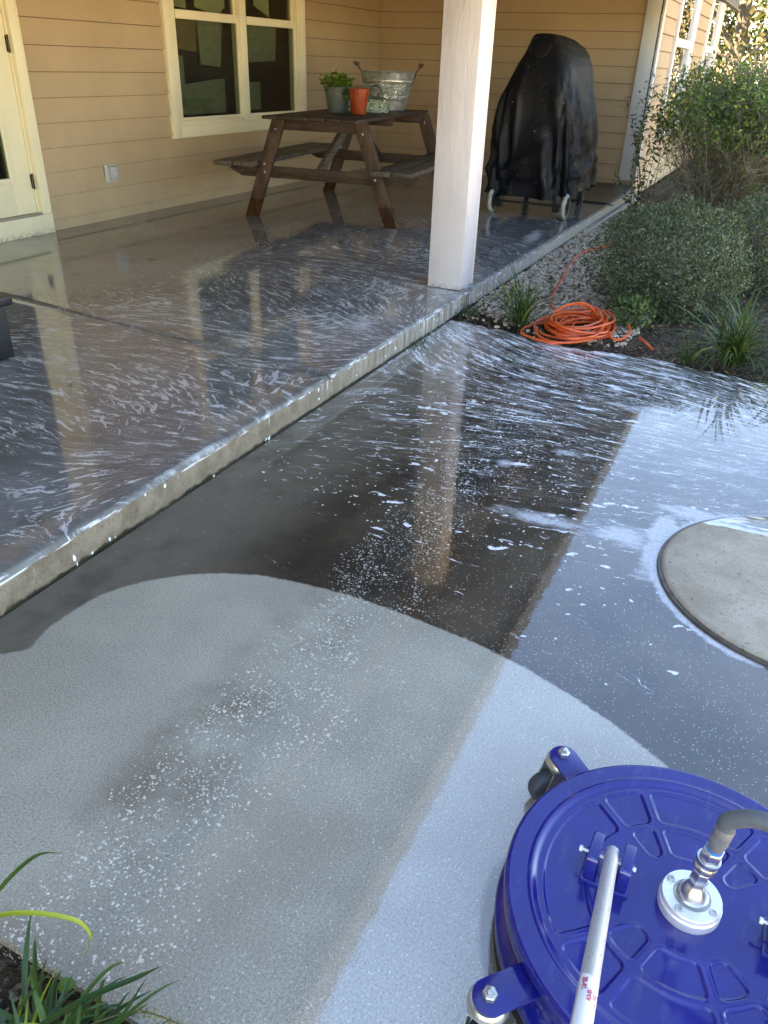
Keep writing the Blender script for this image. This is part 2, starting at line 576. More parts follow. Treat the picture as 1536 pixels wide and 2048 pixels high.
def wet_slab_mat():
    t = NT('wet_porch_concrete')
    x, y, z = t.xyz()
    dens = t.attr('foam')
    st = t.noise(scale=1.5, detail=5, rough=0.6)
    st2 = t.noise(scale=8, detail=4, rough=0.6)
    base = t.mix(t.ss(st, 0.32, 0.68), (0.122, 0.124, 0.122), (0.205, 0.211, 0.209))
    base = t.mix(t.ss(st2, 0.55, 0.75, 0, 0.4), base, (0.075, 0.060, 0.046))
    rust = t.ss(t.noise(scale=2.9, detail=2), 0.72, 0.77)
    base = t.mix(t.mul(rust, 0.6), base, (0.05, 0.03, 0.015))
    foam, film, d, p2 = foam_field(t, dens, 11.3, (34, 5.0), 0.28, (66, 17))
    # swirls left by the spinning machine
    sw = t.attr('swirl')
    ring = t.noise(t.vec(t.add(t.mul(t.attr('ringr'), 44), t.mul(t.noise(scale=9, detail=2), 1.6)), t.mul(t.attr('ringa'), 9), 0.0), 1.0, 3, 0.6, 0.5)
    swm = t.mul(t.ss(ring, t.mr(sw, 0, 1, 0.68, 0.50), t.mr(sw, 0, 1, 0.71, 0.54)), t.ss(sw, 0.12, 0.4))
    foam = t.mx(t.mul(foam, 0.92), t.mul(swm, 0.8))
    sheet = t.attr('sheet')
    sh = t.ss(t.add(sheet, t.mul(t.sub(t.noise(t.vec(t.mul(x, 28), t.mul(y, 14), 0.0), 1.0, 4, 0.65), 0.5), 1.2)), 0.5, 1.0)
    foam = t.mx(foam, t.mul(sh, 0.75))
    lip = t.mul(t.ss(y, YE + 0.010, YE + 0.004), t.ss(t.noise(t.vec(t.mul(x, 7), t.mul(y, 60), 0.0), 1.0, 4, 0.6), 0.53, 0.60))
    foam = t.mx(foam, lip)
    ff = t.mul(t.mx(t.mul(foam, 0.78), t.mul(film, 0.20)), t.ss(t.noise(scale=80, detail=3), 0.3, 0.6, 0.75, 1.0))
    col = t.mix(ff, base, (0.84, 0.86, 0.88))
    rip = t.add(t.noise(scale=60, detail=2), t.mul(foam, 0.8))
    cn = t.bump(rip, 0.03, 0.006)
    arr = t.ss(t.add(y, t.mul(t.sub(t.noise(scale=12, detail=3), 0.5), 0.02)), YE + 0.034, YE + 0.012)
    col = t.mix(t.mul(arr, 0.12), col, (0.34, 0.31, 0.26))
    col = t.mix(t.mul(arr, t.ss(st2, 0.45, 0.65, 0, 0.5)), col, (0.11, 0.09, 0.07))
    wet = t.mul(t.mx(0.0, t.sub(1.0, t.mul(foam, 0.65))), t.mr(arr, 0, 1, 1.0, 0.15))
    t.pbr(col, 0.7, spec=0.2, coat=wet, crough=t.add(0.008, t.mul(t.ss(st2, 0.45, 0.7), 0.02)), cior=1.6, cnormal=cn)
    return t.m


def slab_edge_mat():
    t = NT('damp_slab_edge')
    x, y, z = t.xyz()
    drips = t.noise(t.vec(t.mul(x, 38), 0.0, t.mul(z, 2.5)), 1.0, 4, 0.65)
    mott = t.noise(scale=14, detail=5, rough=0.65)
    grit = t.noise(scale=320, detail=2)
    c = t.mix(t.ss(mott, 0.3, 0.7), (0.165, 0.124, 0.082), (0.30, 0.24, 0.168))
    pit = t.ss(t.noise(scale=95, detail=2), 0.34, 0.28)
    c = t.mix(t.ss(grit, 0.42, 0.72, 0, 0.55), c, (0.09, 0.07, 0.05))
    c = t.mix(t.mul(pit, 0.7), c, (0.05, 0.04, 0.03))
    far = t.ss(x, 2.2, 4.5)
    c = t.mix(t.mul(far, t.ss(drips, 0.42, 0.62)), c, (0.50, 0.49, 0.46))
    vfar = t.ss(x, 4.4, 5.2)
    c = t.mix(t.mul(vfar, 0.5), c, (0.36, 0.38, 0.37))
    c = t.mix(t.mul(t.ss(drips, 0.60, 0.68), 0.45), c, (0.10, 0.08, 0.05))
    # algae and dirt in the joint at the foot
    foot = t.ss(t.add(z, t.mul(t.sub(t.noise(scale=26, detail=4), 0.5), 0.04)), 0.020, 0.006)
    c = t.mix(foot, c, (0.022, 0.019, 0.009))
    # thrown foam spots and running drips, foam lying on the arris
    v = t.vor(t.n('ShaderNodeVectorMath', {0: t.scl(t.pos(), (1, 1, 0.62)), 1: t.scl(t.noise(scale=40, detail=2, col=True), 0.012)}, operation='ADD').outputs[0], 44)
    r, g, b = t.xyz(v.outputs['Color'])
    patch = t.ss(t.noise(t.vec(t.mul(x, 2.2), 0.0, 0.0), 1.0, 2), 0.42, 0.62, 0.05, 0.36)
    spots = t.mul(t.m_('LESS_THAN', r, patch), t.ss(v.outputs['Distance'], t.mr(g, 0, 1, 0.16, 0.34), t.mr(g, 0, 1, 0.10, 0.26)))
    arris = t.mul(t.ss(z, SLAB - 0.024, SLAB - 0.015), t.ss(t.noise(t.vec(t.mul(x, 9), 0.0, t.mul(z, 60)), 1.0, 4), 0.54, 0.64))
    run = t.mul(t.ss(drips, 0.57, 0.63), t.mul(t.ss(t.noise(t.vec(t.mul(x, 5), 0.0, 0.0), 1.0, 2), 0.5, 0.62), t.ss(z, 0.03, 0.08)))
    foam = t.mx(t.mx(spots, t.mul(arris, 0.9)), t.mul(run, 0.6))
    c = t.mix(foam, c, (0.84, 0.86, 0.88))
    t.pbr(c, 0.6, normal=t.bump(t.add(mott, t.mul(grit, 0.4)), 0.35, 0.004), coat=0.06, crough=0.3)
    return t.m


def wood_mat(name, light, dark, wetz=None, axis=(70, 70, 4)):
    """weathered timber with the grain along one axis of the object's own space"""
    t = NT(name)
    x, y, z = t.xyz()
    g = t.noise(t.scl(t.pos(), axis), 1.0, 5, 0.6, 0.4)
    blot = t.noise(scale=4, detail=5)
    c = t.mix(t.ss(g, 0.3, 0.68), dark, light)
    c = t.mix(t.ss(blot, 0.45, 0.75, 0, 0.6), c, tuple(k * 0.5 for k in dark))
    rough = 0.6
    if wetz is not None:
        wz = t.ss(t.add(z, t.mul(t.sub(t.noise(scale=9, detail=3), 0.5), 0.12)), wetz + 0.03, wetz - 0.03)
        c = t.mix(wz, c, t.mix(t.ss(g, 0.3, 0.7), (0.030, 0.013, 0.006), (0.085, 0.036, 0.014)))
        rough = t.mr(wz, 0, 1, 0.62, 0.25)
    t.pbr(c, rough, normal=t.bump(g, 0.5, 0.004))
    return t.m


def leaf_mat(name, a, b, c=None, rough=0.45, transl=0.25):
    t = NT(name)
    r = t.attr('rnd')
    col = t.mix(t.ss(r, 0.0, 0.9), a, b)
    if c:
        col = t.mix(t.ss(r, 0.86, 1.0), col, c)
    p = t.pbr(col, rough, spec=0.4)
    tr = t.n('ShaderNodeBsdfTranslucent', {0: t.mix(0.3, col, (0.25, 0.30, 0.03))})
    mx = t.n('ShaderNodeMixShader', {0: transl, 1: p.outputs[0], 2: tr.outputs[0]})
    t.t.links.new(mx.outputs[0], t.out.inputs[0])
    return t.m


def glass_mat(name, tint=(0.75, 0.8, 0.72)):
    t = NT(name)
    fr = t.n('ShaderNodeFresnel', {'IOR': 1.5}).outputs[0]
    tr = t.n('ShaderNodeBsdfTransparent', {0: tint})
    gl = t.n('ShaderNodeBsdfGlossy', {'Color': (1, 1, 1), 'Roughness': 0.01})
    mx = t.n('ShaderNodeMixShader', {0: t.m_('MULTIPLY', t.mul(fr, 1.3), t.m_('SUBTRACT', 1.0, t.n('ShaderNodeNewGeometry').outputs['Backfacing']), clamp=True), 1: tr.outputs[0], 2: gl.outputs[0]})
    t.t.links.new(mx.outputs[0], t.out.inputs[0])
    return t.m


M_GLASS = glass_mat('window_glass')
M_DARK = simple('dark_room_paint', (0.030, 0.024, 0.018), 0.8)

# ================================================================== GROUND
# ---- lawn and yard: one sheet to the horizon with a hole under patio left out of sight below it
t = NT('dry_lawn')
n1 = t.noise(scale=0.35, detail=5)
n2 = t.noise(scale=14, detail=6, rough=0.7)
c = t.mix(t.ss(n1, 0.35, 0.65), (0.17, 0.15, 0.055), (0.26, 0.22, 0.10))
c = t.mix(t.ss(n2, 0.35, 0.7), t.mix(0.55, c, (0.05, 0.06, 0.015)), c)
t.pbr(c, 0.9, spec=0.1, normal=t.bump(n2, 0.6, 0.03))
mb = MB()
mb.add([(-150, -150, -0.085), (150, -150, -0.085), (150, 150, -0.085), (-150, 150, -0.085)], [(0, 1, 2, 3)])
structure(mb.build('lawn', t.m))
t = NT('pale_bounce_ground')  # unseen pale ground added to bounce warm sunlight onto the porch walls
n1 = t.noise(scale=0.9, detail=5)
n2 = t.noise(scale=30, detail=4)
c = t.mix(t.ss(n1, 0.3, 0.7), (0.62, 0.52, 0.36), (0.72, 0.62, 0.45))
t.pbr(t.mix(t.ss(n2, 0.5, 0.75, 0, 0.3), c, (0.3, 0.25, 0.17)), 0.8)
mb = MB()
mb.add([(-8, -12, -0.055), (14, -12, -0.055), (14, -1.41, -0.055), (-8, -1.41, -0.055)], [(0, 1, 2, 3)])
structure(mb.build('bounce_ground', t.m))

# ---- planting bed soil
t = NT('bed_soil')
n1 = t.noise(scale=9, detail=6, rough=0.65)
v = t.vor(t.n('ShaderNodeVectorMath', {0: t.pos(), 1: t.scl(t.noise(scale=70, detail=2, col=True), 0.02)}, operation='ADD').outputs[0], 130)
rc, gc, bc = t.xyz(v.outputs['Color'])
c = t.mix(t.ss(n1, 0.35, 0.65), (0.028, 0.018, 0.011), (0.085, 0.058, 0.036))
c = t.mix(t.m_('GREATER_THAN', rc, 0.72), c, t.mix(gc, (0.11, 0.075, 0.045), (0.28, 0.23, 0.17)))
t.pbr(c, 0.85, spec=0.2, normal=t.bump(t.add(n1, v.outputs['Distance']), 0.8, 0.015))
M_SOIL = t.m


def sheet(name, x0, x1, y0, y1, z0, amp, mat, step=0.05, seed=1, zf=None):
    nx, ny = int((x1 - x0) / step) + 1, int((y1 - y0) / step) + 1
    X, Y = np.meshgrid(np.linspace(x0, x1, nx), np.linspace(y0, y1, ny), indexing='ij')
    P = np.stack([X.ravel(), Y.ravel(), np.zeros(X.size)], 1)
    P[:, 2] = z0 + amp * (vnoise(P, seed, 6) - 0.5) + amp * 0.5 * (vnoise(P, seed + 1, 17) - 0.5)
    if zf is not None:
        P[:, 2] += zf(P[:, 0], P[:, 1])
    idx = np.arange(nx * ny).reshape(nx, ny)
    F = np.stack([idx[:-1, :-1].ravel(), idx[1:, :-1].ravel(), idx[1:, 1:].ravel(), idx[:-1, 1:].ravel()], 1)
    return structure(np_mesh(name, P, F, mat, smooth=True))


def EDGE(y):
    return np.interp(y, [-3.2, -0.6, -0.134, 0.174, 0.421, 0.661, 0.917, 1.228, 1.53], [3.86, 3.86, 3.90, 3.945, 4.0, 3.965, 3.95, 4.055, 4.10]) \
        + 0.012 * np.sin(np.asarray(y) * 23) + 0.008 * np.sin(np.asarray(y) * 57 + 1)


sheet('planting_bed', 3.75, 16.0, -2.6, YE, -0.028, 0.03, M_SOIL, 0.06, 3, zf=lambda x, y: 0.022 * np.clip((x - EDGE(y)) / 0.25, -1.5, 1))
sheet('near_bed', -1.4, 0.43, -0.2, YE, -0.030, 0.03, M_SOIL, 0.05, 5)

# ---- lower patio
ny, nx = 148, 182
ys = np.linspace(-1.4, YE, ny)
P = np.zeros((nx, ny, 3))
for j, yv in enumerate(ys):
    P[:, j, 0] = 0.42 + (EDGE(yv) - 0.42) * np.linspace(0, 1, nx)
    P[:, j, 1] = yv
P = P.reshape(-1, 3)
idx = np.arange(nx * ny).reshape(nx, ny)
F = np.stack([idx[:-1, :-1].ravel(), idx[1:, :-1].ravel(), idx[1:, 1:].ravel(), idx[:-1, 1:].ravel()], 1)
# rims down into the soil on both ends
lo = []
V2 = [P]
base = len(P)
for row in (idx[0], idx[-1]):
    q = P[row].copy()
    q[:, 2] = -0.05
    q[:, 0] += 0.004 if row is idx[0] else -0.004
    V2.append(q)
n0 = idx[0]
a = base + np.arange(ny)
F = np.concatenate([F, np.stack([n0[1:], n0[:-1], a[:-1], a[1:]], 1)])
b = base + ny + np.arange(ny)
n1_ = idx[-1]
F = np.concatenate([F, np.stack([n1_[:-1], n1_[1:], b[1:], b[:-1]], 1)])
PV = np.concatenate(V2)
CLEAN = [(0.914, 1.421), (0.96, 1.374), (1.01, 1.393), (1.063, 1.399), (1.143, 1.394), (1.204, 1.384), (1.265, 1.353), (1.32, 1.314),
         (1.386, 1.247), (1.438, 1.167), (1.483, 1.064), (1.504, 0.948), (1.518, 0.799), (1.512, 0.647), (1.501, 0.543), (1.489, 0.43),
         (1.458, 0.291), (1.412, 0.158), (1.368, 0.058), (1.311, -0.047), (1.20, -0.20), (1.05, -0.42), (0.8, -0.62), (0.3, -0.7), (0.2, 1.6),
         (0.7, 1.50), (0.86, 1.45)]


def flow(px, py, head, z0, terms):
    """wash direction as a smooth conformal map: (across, along) coordinates of the foam streaks"""
    z = (px - z0[0]) + 1j * (py - z0[1])
    w_ = z * np.exp(-1j * R(head))
    for (amp, k, ph) in terms:
        w_ = w_ + amp * np.sin(k * z + ph)
    return w_.imag, w_.real


def poly_sdf(px, py, poly):
    A = np.array(poly)
    B = np.roll(A, -1, 0)
    best = np.full(px.shape, 1e9)
    inside = np.zeros(px.shape, bool)
    for (ax, ay), (bx, by) in zip(A, B):
        dx, dy = bx - ax, by - ay
        tt = np.clip(((px - ax) * dx + (py - ay) * dy) / (dx * dx + dy * dy), 0, 1)
        best = np.minimum(best, np.hypot(px - ax - tt * dx, py - ay - tt * dy))
        cond = ((ay > py) != (by > py)) & (px < (bx - ax) * (py - ay) / (by - ay + 1e-12) + ax)
        inside ^= cond
    return np.where(inside, best, -best)


def blobs(px, py, L):
    r = np.zeros(px.shape)
    for (cx, cy, sx, sy, ang, amp) in L:
        ca, sa = math.cos(R(ang)), math.sin(R(ang))
        u = (px - cx) * ca + (py - cy) * sa
        v = -(px - cx) * sa + (py - cy) * ca
        r = np.maximum(r, amp * np.exp(-(u / sx) ** 2 - (v / sy) ** 2))
    return r


px, py = PV[:, 0], PV[:, 1]
ramp = np.interp(px, [1.6, 2.0, 2.35, 2.9, 3.4, 4.0], [0.0, 0.16, 0.36, 0.52, 0.66, 0.80])
ramp = ramp * np.interp(py, [-0.6, -0.2, 0.5], [0.75, 0.9, 1.0])
ramp = np.maximum(ramp, blobs(px, py, [(3.85, 1.40, 0.35, 0.25, 0, 1.0), (2.42, 0.72, 0.12, 0.10, 0, 0.55), (3.95, 0.8, 0.12, 0.25, 0, 1.0),
                                       (2.2, 0.35, 0.16, 0.3, 8, 0.5), (3.05, 1.35, 0.35, 0.2, 0, 0.62), (2.45, -0.3, 0.3, 0.6, 0, 0.55)]))
ramp *= np.clip((px - 1.75) / 0.35, 0, 1)
sheet_a = blobs(px, py, [(2.17, 0.46, 0.06, 0.22, 4, 0.95), (2.19, 0.20, 0.10, 0.16, 0, 0.95), (2.44, 0.00, 0.07, 0.20, 0, 1.0), (2.42, -0.28, 0.06, 0.25, 0, 1.0),
                         (2.02, 0.09, 0.10, 0.06, -35, 0.8), (1.86, -0.04, 0.10, 0.03, -35, 0.55), (3.93, 0.88, 0.08, 0.20, 0, 0.95), (4.0, 1.45, 0.2, 0.1, 0, 0.8),
                         (3.5, 1.515, 0.9, 0.02, 0, 0.95), (2.28, 0.10, 0.14, 0.045, -8, 1.3), (2.12, 0.095, 0.12, 0.05, 8, 1.3), (1.99, 0.05, 0.10, 0.04, 25, 1.2), (1.90, -0.01, 0.10, 0.032, 40, 1.0), (1.80, -0.11, 0.12, 0.024, 50, 0.8), (2.5, 0.68, 0.05, 0.05, 0, 0.9), (2.7, 0.5, 0.05, 0.12, 0, 0.8), (3.0, 0.75, 0.04, 0.12, 0, 0.8), (3.3, 0.3, 0.08, 0.4, 10, 0.8), (2.85, 0.0, 0.08, 0.3, 10, 0.72)])
dl = np.hypot(px - 2.135, py + 0.325) - 0.398
sheet_a = np.maximum(sheet_a, 1.25 * np.exp(-((dl - 0.012) / 0.028) ** 2) * np.clip((py + 0.30) / 0.15, 0, 1))
bub = blobs(px, py, [(2.02, 1.0, 0.12, 0.35, -8, 0.9), (2.0, 0.55, 0.10, 0.3, 0, 0.85), (2.5, 0.65, 0.35, 0.45, 0, 0.9), (1.9, 0.15, 0.25, 0.25, 0, 0.28), (2.9, 0.9, 0.4, 0.5, 0, 0.65)])
clean = poly_sdf(px, py, CLEAN)
clean[base:] = -0.5
fa, fb = flow(px, py, -99, (2.8, 0.6), [(0.10, 1.5, 0.4), (0.05, 2.6, 1.0)])
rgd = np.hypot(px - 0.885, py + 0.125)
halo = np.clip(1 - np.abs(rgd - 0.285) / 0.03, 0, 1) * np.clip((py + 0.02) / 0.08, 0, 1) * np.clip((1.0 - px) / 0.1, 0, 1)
patio = structure(np_mesh('patio', PV, F, wet_patio_mat(), smooth=False, vattrs=dict(across=fa, along=fb, halo=halo, foam=ramp, clean=clean, sheet=sheet_a, bubble=bub)))

# ---- porch slab: two pours with a cut joint between them
M_SLABTOP = wet_slab_mat()
M_SLABEDGE = slab_edge_mat()
# arcs left by the spinning machine: (patch x, patch y, arc radius, heading to the arc's centre, patch size)
SWC = [(2.25, 2.0, 1.1, 150, 0.42), (4.15, 2.0, 0.6, 100, 0.34), (1.42, 1.72, 0.5, 60, 0.20), (3.4, 1.95, 0.8, 60, 0.33), (3.1, 2.9, 1.2, 10, 0.45),
       (1.75, 2.25, 0.9, 170, 0.3), (2.55, 1.72, 0.5, 110, 0.2), (5.1, 2.1, 0.9, 80, 0.4), (2.5, 3.0, 1.0, 200, 0.3)]


def joint_x(y): return 2.71 + (y - YE) * 0.0855


def slab_piece(xa, xb, skew_a, skew_b, name):
    nyy = 82
    yv = np.linspace(YE, YA + 0.02, nyy)
    nxx = int((xb - xa) / 0.04)
    G = np.zeros((nxx, nyy, 3))
    for j, y in enumerate(yv):
        a0 = xa + (y - YE) * 0.0855 * skew_a
        b0 = xb + (y - YE) * 0.0855 * skew_b
        G[:, j, 0] = np.concatenate([[a0], np.linspace(a0 + 0.005, b0 - 0.005, nxx - 2), [b0]])
        G[:, j, 1] = y
    G[:, :, 2] = SLAB
    # eased arris along the front and along the joint
    prof = [(0.000, -0.014), (0.004, -0.006), (0.010, -0.0015), (0.018, 0.0)]
    rows = []
    for (dy, dz) in prof:
        g = G[:, 0, :].copy()
        g[:, 1] = YE + dy
        g[:, 2] = SLAB + dz
        rows.append(g)
    G[:, 0, 1] = YE + 0.03
    full = np.concatenate([np.stack(rows, 1), G], 1)
    if skew_b:
        full[-1, :, 2] -= 0.006
    if skew_a:
        full[0, :, 2] -= 0.006
    nn = full.shape[1]
    V = full.reshape(-1, 3)
    ii = np.arange(nxx * nn).reshape(nxx, nn)
    F = np.stack([ii[:-1, :-1].ravel(), ii[1:, :-1].ravel(), ii[1:, 1:].ravel(), ii[:-1, 1:].ravel()], 1)
    qx, qy = V[:, 0], V[:, 1]
    f = np.interp(qx, [0.8, 1.6, 3.0, 4.2, 5.2, 6.5, 9.5], [0.35, 0.54, 0.66, 0.70, 0.56, 0.42, 0.26])
    f *= np.interp(qy, [1.55, 2.6, 3.4, 4.3, 4.75], [1.0, 0.95, 0.72, 0.38, 0.22])
    f = np.maximum(f, blobs(qx, qy, [(4.25, 1.95, 0.5, 0.3, 20, 0.80), (3.4, 1.85, 0.35, 0.3, 0, 0.8), (2.5, 1.75, 0.5, 0.2, 0, 0.72), (3.05, 2.9, 0.25, 0.6, 10, 0.66), (1.6, 1.9, 0.3, 0.3, 0, 0.65), (2.4, 2.7, 0.3, 0.3, 0, 0.62)]))
    sh = blobs(qx, qy, [(2.66, 1.9, 0.035, 0.18, 5, 0.95), (4.35, 1.72, 0.30, 0.12, 25, 0.9), (6.2, 1.69, 0.5, 0.09, 8, 0.95), (5.5, 1.75, 0.4, 0.07, 10, 0.75), (3.45, 1.75, 0.3, 0.12, 20, 0.85),
                        (1.8, 1.545, 0.35, 0.02, 0, 0.95), (2.3, 1.6, 0.25, 0.05, 5, 0.7), (7.4, 1.8, 0.5, 0.1, 0, 0.7), (2.05, 2.785, 0.22, 0.02, 0, 1.2), (2.235, 2.9, 0.02, 0.12, 0, 1.2)])
    swirl = np.zeros(len(V))
    rr = np.zeros(len(V))
    aa = np.zeros(len(V))
    for (cx, cy, rad, hd_, sz) in SWC:
        ox, oy = cx + rad * math.cos(R(hd_)), cy + rad * math.sin(R(hd_))
        d = np.hypot(qx - ox, qy - oy)
        s = np.exp(-((qx - cx) ** 2 + (qy - cy) ** 2) / sz ** 2) * (0.55 + 0.45 * vnoise(V + [cx, cy, 0], 9, 2.2))
        an = (np.arctan2(qy - oy, qx - ox) - R(hd_ + 180) + math.pi) % (2 * math.pi) - math.pi
        m = s > swirl
        swirl = np.where(m, s, swirl)
        rr = np.where(m, d + cx, rr)
        aa = np.where(m, an * rad + cy, aa)
    fa, fb = flow(qx, qy, -104, (3.0, 2.3), [(0.22, 1.25, 0.6), (0.10, 2.3, 2.0), (0.03, 4.1, 0.0)])
    top = np_mesh(name, V, F, M_SLABTOP, smooth=True, vattrs=dict(across=fa, along=fb, foam=f, sheet=sh, swirl=swirl, ringr=rr, ringa=aa))
    return top


slab = bpy.data.objects.new('porch_slab', None)
COL.objects.link(slab)
structure(slab)
s1 = slab_piece(-3.0, 2.708, 0, 1, 'slab_top')
s1.parent = slab
s2 = slab_piece(2.716, XB, 1, 0, 'slab_top')
s2.parent = slab
n = 420
xs = np.linspace(-3.0, XB + 0.05, n)
zs = [-0.12, -0.03, 0.004, 0.02, 0.045, 0.07, SLAB - 0.022, SLAB - 0.014]
V = np.zeros((n, len(zs), 3))
for k, zv in enumerate(zs):
    V[:, k, 0] = xs
    V[:, k, 2] = zv
    V[:, k, 1] = YE
V = V.reshape(-1, 3)
V[:, 1] += 0.004 * (vnoise(V, 21, 14) - 0.5) * (V[:, 2] < 0.08) * 1.5 + 0.010 * np.clip(0.016 - V[:, 2], 0, 0.016) / 0.016 * (vnoise(V, 22, 22))
ii = np.arange(n * len(zs)).reshape(n, len(zs))
F = np.stack([ii[:-1, :-1].ravel(), ii[1:, :-1].ravel(), ii[1:, 1:].ravel(), ii[:-1, 1:].ravel()], 1)
e = np_mesh('slab_edge', V, F, M_SLABEDGE, smooth=True)
e.parent = slab
mb = MB()
mb.box((-3.0, YE + 0.012, -0.1), (XB, YA + 0.02, SLAB - 0.012))
jb = mb.build('slab_body', simple('joint_dirt', (0.02, 0.017, 0.013), 0.8))
jb.parent = slab
# footing seen at the far end of the slab
mb = MB()
mb.box((7.2, YE - 0.055, -0.1), (XB + 0.05, YE - 0.002, 0.035))
fo = mb.build('footing', simple('pale_footing', (0.34, 0.34, 0.32), 0.8, bump=0.3), bevel=0.006)
fo.parent = slab

# ================================================================== HOUSE
house = thing('house', (6, YA, 0), 'tan lap sided house with trimmed door and window and covered porch', 'house')
EXPO = 0.1569


def lap_wall(mb, axis, fixed, out, a0, a1, z0, z1, zref, holes=()):
    """courses of lap siding on a wall; axis 'x' runs along x at y=fixed, out = outward sign"""
    k0 = math.floor((z0 - zref) / EXPO)
    k1 = math.ceil((z1 - zref) / EXPO)
    for k in range(k0, k1):
        ca, cb = max(z0, zref + k * EXPO), min(z1, zref + (k + 1) * EXPO)
        if cb - ca < 0.004:
            continue
        cuts = sorted({ca, cb} | {h for hole in holes for h in (hole[2], hole[3]) if ca < h < cb})
        for za, zb in zip(cuts, cuts[1:]):
            spans = [(a0, a1)]
            for (h0, h1, hz0, hz1) in holes:
                if hz0 <= za + 1e-6 and hz1 >= zb - 1e-6:
                    spans = [s for (s0, s1) in spans for s in ((s0, min(s1, h0)), (max(s0, h1), s1)) if s[1] - s[0] > 1e-4]
            base = zref + k * EXPO
            off = lambda z: 0.019 - 0.016 * (z - base) / EXPO

            def pt(a, z, o):
                return (a, fixed + out * o, z) if axis == 'x' else (fixed + out * o, a, z)
            for (s0, s1) in spans:
                vs = [pt(s0, za, off(za)), pt(s1, za, off(za)), pt(s1, zb, off(zb)), pt(s0, zb, off(zb)), pt(s0, za, 0.0), pt(s1, za, 0.0)]
                mb.add(vs, [(0, 1, 2, 3), (4, 5, 1, 0)])


WIN = (5.743, 7.89, 0.636, 2.40)       # outer trim of the porch window
DOOR = (3.0, 4.308, 0.1, 2.30)
mb = MB()
lap_wall(mb, 'x', YA, -1, -9.0, XB, SLAB - 0.01, 2.6, 0.1811, [(DOOR[0] - 0.02, DOOR[1] - 0.02, 0, 2.28), (WIN[0] + 0.03, WIN[1] - 0.03, WIN[2] + 0.03, WIN[3] - 0.03)])
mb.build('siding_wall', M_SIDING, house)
mb = MB()
lap_wall(mb, 'y', XB, -1, YC, YA, SLAB - 0.01, 2.6, 0.1811 - 0.004)
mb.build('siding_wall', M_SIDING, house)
W1 = (10.72, 12.30, 0.55, 2.45)
W2 = (13.64, 15.00, 0.55, 2.45)
XEND = 15.35
mb = MB()
lap_wall(mb, 'x', YC, -1, XB, XEND, -0.02, 2.9, 0.1811 - 0.004, [(W1[0] + .03, W1[1] - .03, W1[2] + .03, W1[3] - .03), (W2[0] + .03, W2[1] - .03, W2[2] + .03, W2[3] - .03)])
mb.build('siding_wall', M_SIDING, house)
mb = MB()     # hidden cores so nothing leaks light
mb.box((-9, YA + 0.9, -0.1), (XB, YA + 1.0, 2.8))
mb.box((XB + 0.9, YC + 1.2, -0.1), (XEND, YC + 1.3, 3.0))
mb.box((XEND - 0.02, YC + 0.02, -0.1), (XEND, YC + 8, 3.0))
mb.box((XB + 0.02, YC + 0.02, -0.1), (XB + 0.08, YA + 1.0, 2.8))
mb.box((-9.0, YA + 0.01, -0.1), (-8.9, YA + 1.0, 2.8))
mb.box((-9.0, YA + 0.01, 2.42), (XB, YA + 1.0, 2.5))
mb.box((-9.0, YA + 0.01, -0.1), (XB, YA + 1.0, 0.0))
mb.build('inner_wall', M_DARK, house)
# inside corner bead and corner board
mb = MB()
mb.box((XB - 0.034, YA - 0.034, SLAB), (XB - 0.016, YA - 0.016, 2.6))
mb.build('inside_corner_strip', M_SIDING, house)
mb = MB()
mb.box((XB - 0.040, YC - 0.005, 0.185), (XB - 0.017, YC + 0.142, 2.6))
mb.box((XB - 0.040, YC - 0.040, 0.185), (XB + 0.080, YC - 0.018, 2.9))
mb.build('corner_board', M_WHITE, house, bevel=0.002)
mb = MB()
mb.box((XEND - 0.10, YC - 0.030, 0.1), (XEND + 0.02, YC - 0.005, 2.9))
mb.build('corner_board', M_WARM_TRIM, house, bevel=0.002)


def picture_trim(mb, a0, a1, z0, z1, w, y0, y1):
    mb.box((a0, y0, z0), (a0 + w, y1, z1))
    mb.box((a1 - w, y0, z0), (a1, y1, z1))
    mb.box((a0 + w + .0005, y0 + .001, z0), (a1 - w - .0005, y1, z0 + w * 0.93))
    mb.box((a0 + w + .0005, y0 + .001, z1 - w), (a1 - w - .0005, y1, z1))


# ---- porch window (two double-hung units side by side)
wx0, wx1, wz0, wz1 = WIN
mb = MB()
picture_trim(mb, wx0, wx1, wz0, wz1, 0.098, YA - 0.040, YA + 0.01)
win = mb.build('window', M_WARM_TRIM, house, bevel=0.002)
i0, i1, j0, j1 = wx0 + 0.10, wx1 - 0.10, wz0 + 0.092, wz1 - 0.10
mid = 6.832
mb = MB()
yf, yb = YA - 0.030, YA + 0.07
mb.box((i0, yf, j0), (i0 + 0.045, yb, j1))
mb.box((i1 - 0.045, yf, j0), (i1, yb, j1))
mb.box((mid - 0.047, yf, j0 + 0.001), (mid + 0.047, yb, j1 - .001))
for (a, b) in ((i0 + 0.0455, mid - 0.0475), (mid + 0.0475, i1 - 0.0455)):
    mb.box((a, yf + .001, j0), (b, yb, j0 + 0.035))
    mb.box((a, yf + .001, j1 - 0.035), (b, yb, j1))
mb.build('frame', M_WARM_TRIM, win, bevel=0.002)
